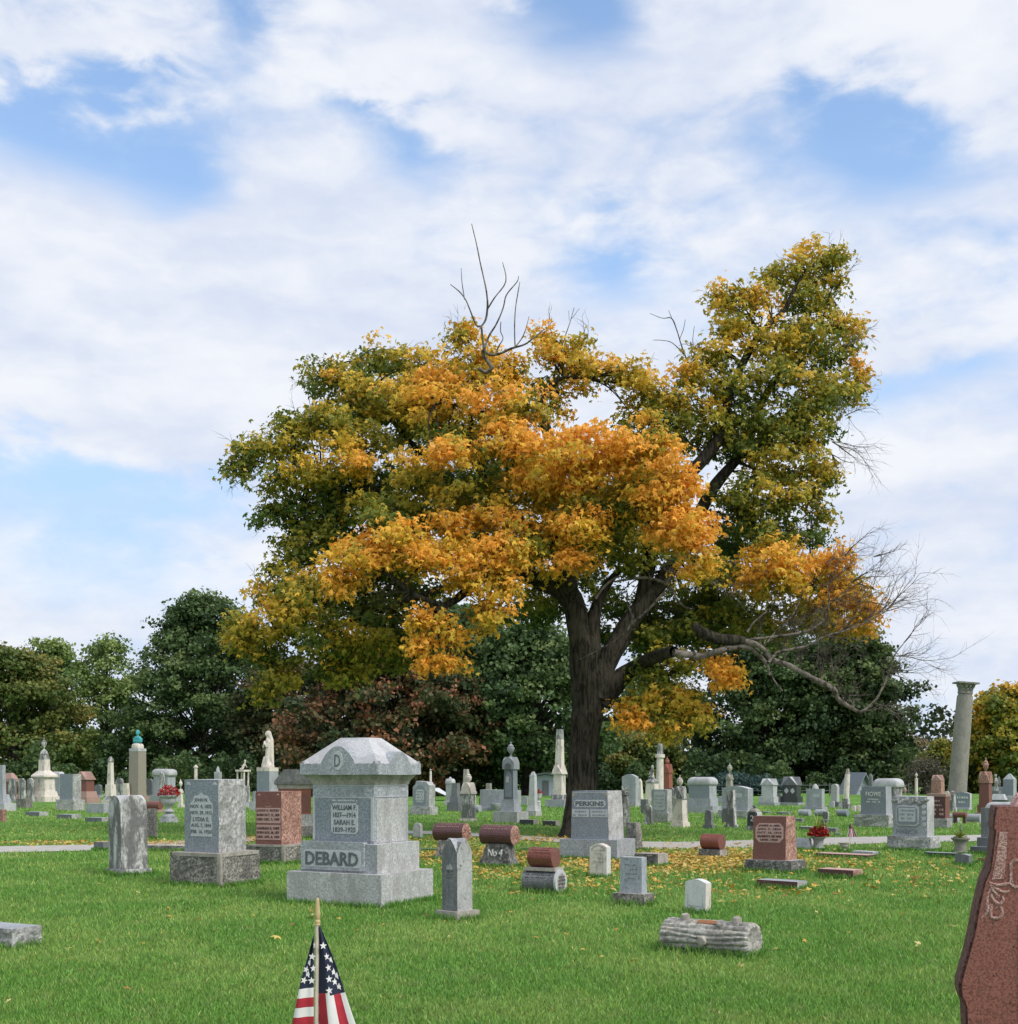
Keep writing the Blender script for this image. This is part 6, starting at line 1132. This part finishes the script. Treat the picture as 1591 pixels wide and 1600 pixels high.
# iron fence rails behind
T = Tubes(); fy = 82; t_ = thing('iron_fence', 'thin dark teal post and rail fence behind the gray headstones right of centre', 'fence', (at(1160, H0, fy).x, fy, 0))
x0, x1 = at(1080, H0, fy).x - t_.location.x, at(1420, H0, fy).x - t_.location.x
for z_ in (.35, .7): T.add([(x0, 0, z_), (x1, 0, z_)], [.02, .02], 5)
T.build('rails', M['dark'], t_)
for i in range(12):
    T = Tubes(); xx = x0 + (x1 - x0) * i / 11; T.add([(xx, 0, 0), (xx, 0, .85)], [.035, .035], 6); T.build('post', M['dark'], t_)

# ================================================================ foreground red stone
Yf = 4.25; sf = Yf / FPX; zt = CH - (1262 - H0) * sf; xl = (1500 - CX) * sf
root = thing('red_granite_headstone', 'big polished red granite headstone with carved frames at the right edge, closest to the camera', 'headstone', ((1803 - CX) * sf, Yf + .13, 0), R(-17))
fx = lambda px: -.455 + (px - 1545) * sf * 1.06
fz = lambda py: zt - (py - 1262) * sf * .99
HWp = [(fx(1497), 0), (fx(1500), .3), (fx(1504), .66), (fx(1502), fz(1591)), (fx(1495), fz(1573)), (fx(1494), fz(1555)), (fx(1500), fz(1528)), (fx(1506), fz(1505)), (fx(1515), fz(1465)), (fx(1520), fz(1431)), (fx(1529), fz(1386)), (fx(1537), fz(1366)), (fx(1540), fz(1341)), (fx(1544), fz(1302)), (fx(1541), fz(1298)), (fx(1544), fz(1268)), (fx(1546), zt)]
def fgslab(name, scale, y0, y1, mat, parent, rough_=0.0, th_top=0):
    bm = bmesh.new(); L_ = []
    left = HWp; pts_ = left + [(-x_, z_) for x_, z_ in left[::-1]]
    rings = []
    for k, yy in enumerate(np.linspace(y0, y1, 7 if rough_ else 2)):
        ring = []
        for x_, z_ in pts_:
            g = 1 + (rough_ * (math.sin(math.pi * k / 6) + .5 * noise.noise(Vector((x_ * 6, yy * 12, z_ * 7)))) if rough_ and z_ < 1.3 else 0)
            ring.append(bm.verts.new((x_ * scale * g, yy, z_ + (0 if z_ < zt - .02 else .0))))
        rings.append(ring)
    n = len(pts_)
    for a_, b_ in zip(rings[:-1], rings[1:]): [bm.faces.new((a_[i], a_[(i + 1) % n], b_[(i + 1) % n], b_[i])) for i in range(n)]
    bm.faces.new(rings[0]); bm.faces.new(rings[-1][::-1]); return bmobj(name, bm, M[mat], parent)
m, nt, bs = new_mat('closeup_red_granite'); p = pos(nt)
v = N(nt, 'ShaderNodeTexVoronoi'); v.inputs['Scale'].default_value = 170; nt.links.new(p, v.inputs['Vector']); g1 = tnoise(nt, p, 130, 3, .7); g2 = tnoise(nt, p, 60, 4, .7)
c = mixc(nt, maprange(nt, g1, .35, .62), (.15, .045, .036), (.34, .125, .10)); c = mixc(nt, maprange(nt, g2, .62, .68), c, (.018, .016, .02)); c = mixc(nt, maprange(nt, tnoise(nt, p, 210, 2, .6), .60, .68, 0, .5), c, (.36, .22, .20))
nt.links.new(c, bs.inputs['Base Color']); bs.inputs['Roughness'].default_value = .38; M['fgred'] = m
m, nt, bs = new_mat('closeup_frosted_granite'); p = pos(nt); g1 = tnoise(nt, p, 150, 3, .7)
c = mixc(nt, maprange(nt, g1, .38, .6), (.27, .115, .10), (.58, .38, .34)); nt.links.new(c, bs.inputs['Base Color']); bs.inputs['Roughness'].default_value = .9; bump(nt, bs, g1, .7, .01); M['fgfrost'] = m
slab = fgslab('slab', .988, -.13, -.11, 'fgred', root); 
M['fgdark'] = stone('pitched_red_granite', (.075, .03, .03), (.24, .11, .095), 60, rough=.7, bmp=1.0, bscale=35)
body = fgslab('body', 1.0, -.115, .14, 'fgdark', root, .025)
bm = bmesh.new(); n = 26                                               # rough hewn top ridge
G = [[bm.verts.new((-.40 + .8 * i / n, -.09 + .22 * j / 6, zt - .01 + (.0 if j in (0, 6) or i in (0, n) else .045 + .03 * noise.noise(Vector((i * .7, j * .9, 3)))))) for j in range(7)] for i in range(n + 1)]
for i in range(n): [bm.faces.new((G[i][j], G[i + 1][j], G[i + 1][j + 1], G[i][j + 1])) for j in range(6)]
bmobj('rough_top', bm, M['fgfrost'], root)
def ring_plate(name, P0, wd, th=.004, y=-.13, parent=None, mat='fgfrost'):
    """outline band around a closed polygon on the slab face"""
    n = len(P0); ctr = Vector((sum(p_[0] for p_ in P0) / n, sum(p_[1] for p_ in P0) / n)); bm = bmesh.new(); O, I = [], []
    for i in range(n):
        a, b, c_ = Vector(P0[i - 1]), Vector(P0[i]), Vector(P0[(i + 1) % n]); d = ((b - a).normalized() + (c_ - b).normalized()).normalized(); nn = Vector((-d.y, d.x))
        if nn.dot(ctr - b) < 0: nn = -nn
        O.append((b.x, b.y)); I.append((b.x + nn.x * wd, b.y + nn.y * wd))
    lay = [[bm.verts.new((q[0], yy, q[1])) for q in L2] for L2 in (O, I) for yy in (y - th, y + .005)]
    for i in range(n):
        j = (i + 1) % n; Of, Ob, If, Ib = lay
        for f in ((Of[i], Of[j], If[j], If[i]), (Of[i], Ob[i], Ob[j], Of[j]), (If[i], If[j], Ib[j], Ib[i])): bm.faces.new(f)
    return bmobj(name, bm, M[mat], parent or slab)
def plate(name, P0, th=.003, y=-.13, mat='fgfrost', parent=None):
    bm = bmesh.new(); a = [bm.verts.new((q[0], y - th, q[1])) for q in P0]; b = [bm.verts.new((q[0], y + .005, q[1])) for q in P0]; n = len(P0)
    bm.faces.new(a); [bm.faces.new((a[i], a[(i + 1) % n], b[(i + 1) % n], b[i])) for i in range(n)]; return bmobj(name, bm, M[mat], parent or slab)
fx = lambda px: -.455 + (px - 1545) * sf * 1.06
fz = lambda py: zt - (py - 1262) * sf * .99
# frosted side strip following the batter
for sg in (1, -1):
    st = [(1551, 1303), (1562, 1303), (1561, 1340), (1557, 1379), (1540, 1381), (1546, 1345)]; plate('frosted_strip', [(sg * fx(a), fz(b)) for a, b in st])
    T = Tubes()
    for pts_ in ([(1536, 1386), (1548, 1390), (1560, 1388), (1571, 1384)], [(1536, 1388), (1546, 1396), (1556, 1401), (1565, 1399)], [(1537, 1390), (1542, 1400), (1549, 1408), (1546, 1412)], [(1537, 1395), (1541, 1412), (1550, 1421), (1556, 1414), (1554, 1408)], [(1530, 1430), (1540, 1422), (1538, 1434), (1540, 1443), (1550, 1443), (1555, 1434), (1551, 1424), (1544, 1428)], [(1524, 1445), (1530, 1438), (1534, 1430), (1533, 1415), (1536, 1400)]):
        n = len(pts_); T.add([(sg * fx(a), -.128, fz(b)) for a, b in pts_], [.0052 * math.sin(math.pi * (i + .8) / (n + .6)) + .0015 for i in range(n)], 8)
    T.build('carved_leaf_scroll', M['fgfrost'], slab)
rp = lambda x0, x1, z0, z1, c_: [(x0 + c_, z0), (x1 - c_, z0), (x1, z0 + c_), (x1, z1 - c_), (x1 - c_, z1), (x0 + c_, z1), (x0, z1 - c_), (x0, z0 + c_)]
xa = fx(1565); ring_plate('carved_frame', rp(xa, -xa, fz(1394), fz(1346), .014), .010); xb = fx(1575); plate('frosted_letter_field', rp(xb + .01, -xb - .01, fz(1382), fz(1356), .006))
xc = fx(1579); ring_plate('carved_frame', rp(xc, -xc, fz(1612), fz(1442), .02), .016); plate('frosted_field', rp(xc + .035, -xc - .035, fz(1600), fz(1455), .01)); ring_plate('carved_square', rp(fx(1582), fx(1590), fz(1415), fz(1406), .001), .004)

# ================================================================ foreground flag
Yg = 4.4; sg_ = Yg / FPX; fb = Vector(((495 - CX) * sg_, Yg, 0)); fl = thing('american_flag', 'folded american flag drooping on a wooden stick in the foreground grass', 'flag', fb)
q = lambda px, py, dy=0: Vector(((px - 495) * sg_, dy, CH + (H0 - py) * sg_))
T = Tubes(); T.add([Vector((-.004, 0, -.05)), q(494.5, 1600), q(496, 1444)], [.0078, .0078, .0076], 14); T.build('stick', M['pole'], fl)
bm = bmesh.new(); prev = None; z0 = q(496, 1446).z; hh = 43 * sg_; xx = q(496.3, 1444).x
for rr_, zz_ in ((.0078, 0), (.0100, .01), (.0100, .05), (.0088, .07), (.0102, .12), (.0098, .17), (.0070, .21), (.0092, .30), (.0100, .40), (.0088, .60), (.0066, .85), (.0050, .97), (.0035, 1.0)):
    ring = [bm.verts.new((xx + rr_ * math.cos(a), rr_ * math.sin(a), z0 + zz_ * hh)) for a in np.linspace(0, 6.28318, 25)[:-1]]
    if prev: [bm.faces.new((prev[i], prev[(i + 1) % 24], ring[(i + 1) % 24], ring[i])) for i in range(24)]
    prev = ring
bm.faces.new(prev); bmobj('finial', bm, M['wood'], fl, True)
CL3 = [M['cred'], M['cwhite'], M['cblue']]
def sheet(name, fn, nu, nv, mi_fn, stars):
    V = []; F = []; mi = []
    for i in range(nu + 1):
        for j in range(nv + 1): V.append(tuple(fn(i / nu, j / nv)))
    for i in range(nu):
        for j in range(nv): F.append((i * (nv + 1) + j, (i + 1) * (nv + 1) + j, (i + 1) * (nv + 1) + j + 1, i * (nv + 1) + j + 1)); mi.append(mi_fn((i + .5) / nu, (j + .5) / nv, V[F[-1][0]]))
    o = npmesh(name, V, F, CL3, fl, mi=mi, smooth=True); md = o.modifiers.new('thick', 'SOLIDIFY'); md.thickness = .0012
    bm = bmesh.new()
    for u, v, rot in stars:
        c_ = fn(u, v); du = (fn(min(1, u + .02), v) - fn(max(0, u - .02), v)).normalized(); dv = (fn(u, v - .01) - fn(u, v + .01)).normalized(); nn = du.cross(dv).normalized()
        if nn.y > 0: nn = -nn
        du = dv.cross(nn).normalized() * -1; R_ = 6.2 * sg_; ring = []
        for k in range(10):
            a = rot + math.pi / 2 + k * math.pi / 5; r_ = R_ * (1 if k % 2 == 0 else .42); ring.append(bm.verts.new(c_ + nn * .0022 + du * r_ * math.cos(a) + dv * r_ * math.sin(a)))
        cc_ = bm.verts.new(c_ + nn * .0024); [bm.faces.new((cc_, ring[k], ring[(k + 1) % 10])) for k in range(10)]
    if stars: bmobj('stars', bm, M['cwhite'], o)
    else: bm.free()
def left(u, v):
    py = 1462 + v * 250; xo = 490 - (py - 1462) * (.262 + .02 * math.sin(v * 9)); return q(491 + (xo - 491) * u, py + u * 3 * (1 - v), -.004 - .016 * math.sin(u * 2.6) * min(1, v * 3) - .006 * math.sin(u * 7 + v * 4))
def lmi(u, v, p_):
    py = 1462 + v * 250
    if py < 1543: return 2
    return (1, 0)[int((py - 1543) / 14.8) % 2]
def right(u, v):
    py = 1447 + v * 265; xo = 500 + (py - 1447) * .362 + 2.0 * math.sin(v * 8); return q(499 + (xo - 499) * u, py - u * 8 * min(1, v * 2), -.002 - .018 * math.sin(u * 3.0 + .4) * min(1, v * 2.5) + .007 * math.sin(u * 9 + v * 3))
def rmi(u, v, p_):
    py = 1447 + v * 265
    if py - 8 * u < 1551: return 2
    return 0 if u < .30 else 1 if u < .58 else 0 if u < .82 else 1
Ls = [(.42, .145, .2), (.45, .25, .1), (.82, .33, -.2), (.30, .285 - .04, 0)]
Lst = []
def inv(fn, px, py):                                   # find (u,v) whose point falls nearest the given place on the cloth
    best = None
    for i in range(0, 41):
        for j in range(0, 60):
            p_ = fn(i / 40, j / 120); d = abs(p_.x / sg_ + 495 - px) + abs(H0 - (p_.z - CH) / sg_ - py)
            if best is None or d < best[0]: best = (d, i / 40, j / 120)
    return best[1], best[2]
for px, py, r_ in ((489, 1494, .1), (484, 1504, .3), (490, 1513, 0), (482, 1522, .1), (476, 1531, .2), (488, 1532, -.1), (479, 1514, .2), (491, 1477, .2)): Lst.append((*inv(left, px, py), r_))
Rst = [(*inv(right, px, py), r_) for px, py, r_ in ((506, 1476, .2), (511, 1493, .1), (517, 1500, .4), (514, 1511, 0), (521, 1518, .2), (515, 1528, .1), (523, 1534, .2), (530, 1541, .3), (516, 1545, 0), (526, 1524, .4))]
sheet('flag_cloth', left, 24, 50, lmi, Lst); sheet('flag_cloth', right, 40, 53, rmi, Rst)
# dark fold hanging directly behind the stick
def fold(u, v):
    py = 1447 + v * 250; return q(497 + u * (4 + 5 * v), py, -.001 + .004 * math.sin(u * 3))
sheet('flag_fold', fold, 6, 40, lambda u, v, p_: 2 if v < .42 else (1 if int(v * 18) % 2 else 2) if v < .6 else (0 if int(v * 14) % 2 else 1), [])
sc = scene; sc.render.engine = 'CYCLES'

# ================================================================ the grass, with longer uncut tufts round the nearer stones
def tufts():
    r = np.random.default_rng(8); Vs, Cs_ = [], []
    for (x0, y0, yaw, w, d) in NEAR:
        per = 2 * (w + d); n = int(per * 420); t = r.random(n) * per
        lx = np.where(t < w, t - w / 2, np.where(t < w + d, w / 2, np.where(t < 2 * w + d, w / 2 - (t - w - d), -w / 2)))
        ly = np.where(t < w, -d / 2, np.where(t < w + d, t - w - d / 2, np.where(t < 2 * w + d, d / 2, d / 2 - (t - 2 * w - d))))
        out = np.abs(r.normal(size=n)) * .035; nx = np.sign(lx) * (np.abs(lx) > w / 2 - 1e-4); ny = np.sign(ly) * (np.abs(ly) > d / 2 - 1e-4)
        lx = lx + nx * out; ly = ly + ny * out; ca, sa = math.cos(yaw), math.sin(yaw)
        X = x0 + lx * ca - ly * sa; Y = y0 + lx * sa + ly * ca; h = .045 + .06 * r.random(n); wd_ = (.003 + .003 * r.random(n)) * max(1, y0 / 10)
        a = r.random(n) * 6.283; la = r.random(n) * 6.283; ex, ey = np.cos(la) * h * .45, np.sin(la) * h * .45; cx_, sx_ = np.cos(a), np.sin(a)
        V = np.zeros((n, 4, 3), np.float32); V[:, 0] = np.stack([X - cx_ * wd_, Y - sx_ * wd_, np.zeros(n)], 1); V[:, 1] = np.stack([X + cx_ * wd_, Y + sx_ * wd_, np.zeros(n)], 1)
        V[:, 2] = np.stack([X + cx_ * wd_ * .5 + ex * .5, Y + sx_ * wd_ * .5 + ey * .5, h * .6], 1); V[:, 3] = np.stack([X + ex, Y + ey, h], 1)
        br = .55 + .6 * r.random(n); c = np.repeat(np.stack([br, br, br], 1)[:, None, :], 4, 1); Vs.append(V.reshape(-1, 3)); Cs_.append(c.reshape(-1, 3))
    V = np.concatenate(Vs); return V, np.concatenate(Cs_), len(V) // 4
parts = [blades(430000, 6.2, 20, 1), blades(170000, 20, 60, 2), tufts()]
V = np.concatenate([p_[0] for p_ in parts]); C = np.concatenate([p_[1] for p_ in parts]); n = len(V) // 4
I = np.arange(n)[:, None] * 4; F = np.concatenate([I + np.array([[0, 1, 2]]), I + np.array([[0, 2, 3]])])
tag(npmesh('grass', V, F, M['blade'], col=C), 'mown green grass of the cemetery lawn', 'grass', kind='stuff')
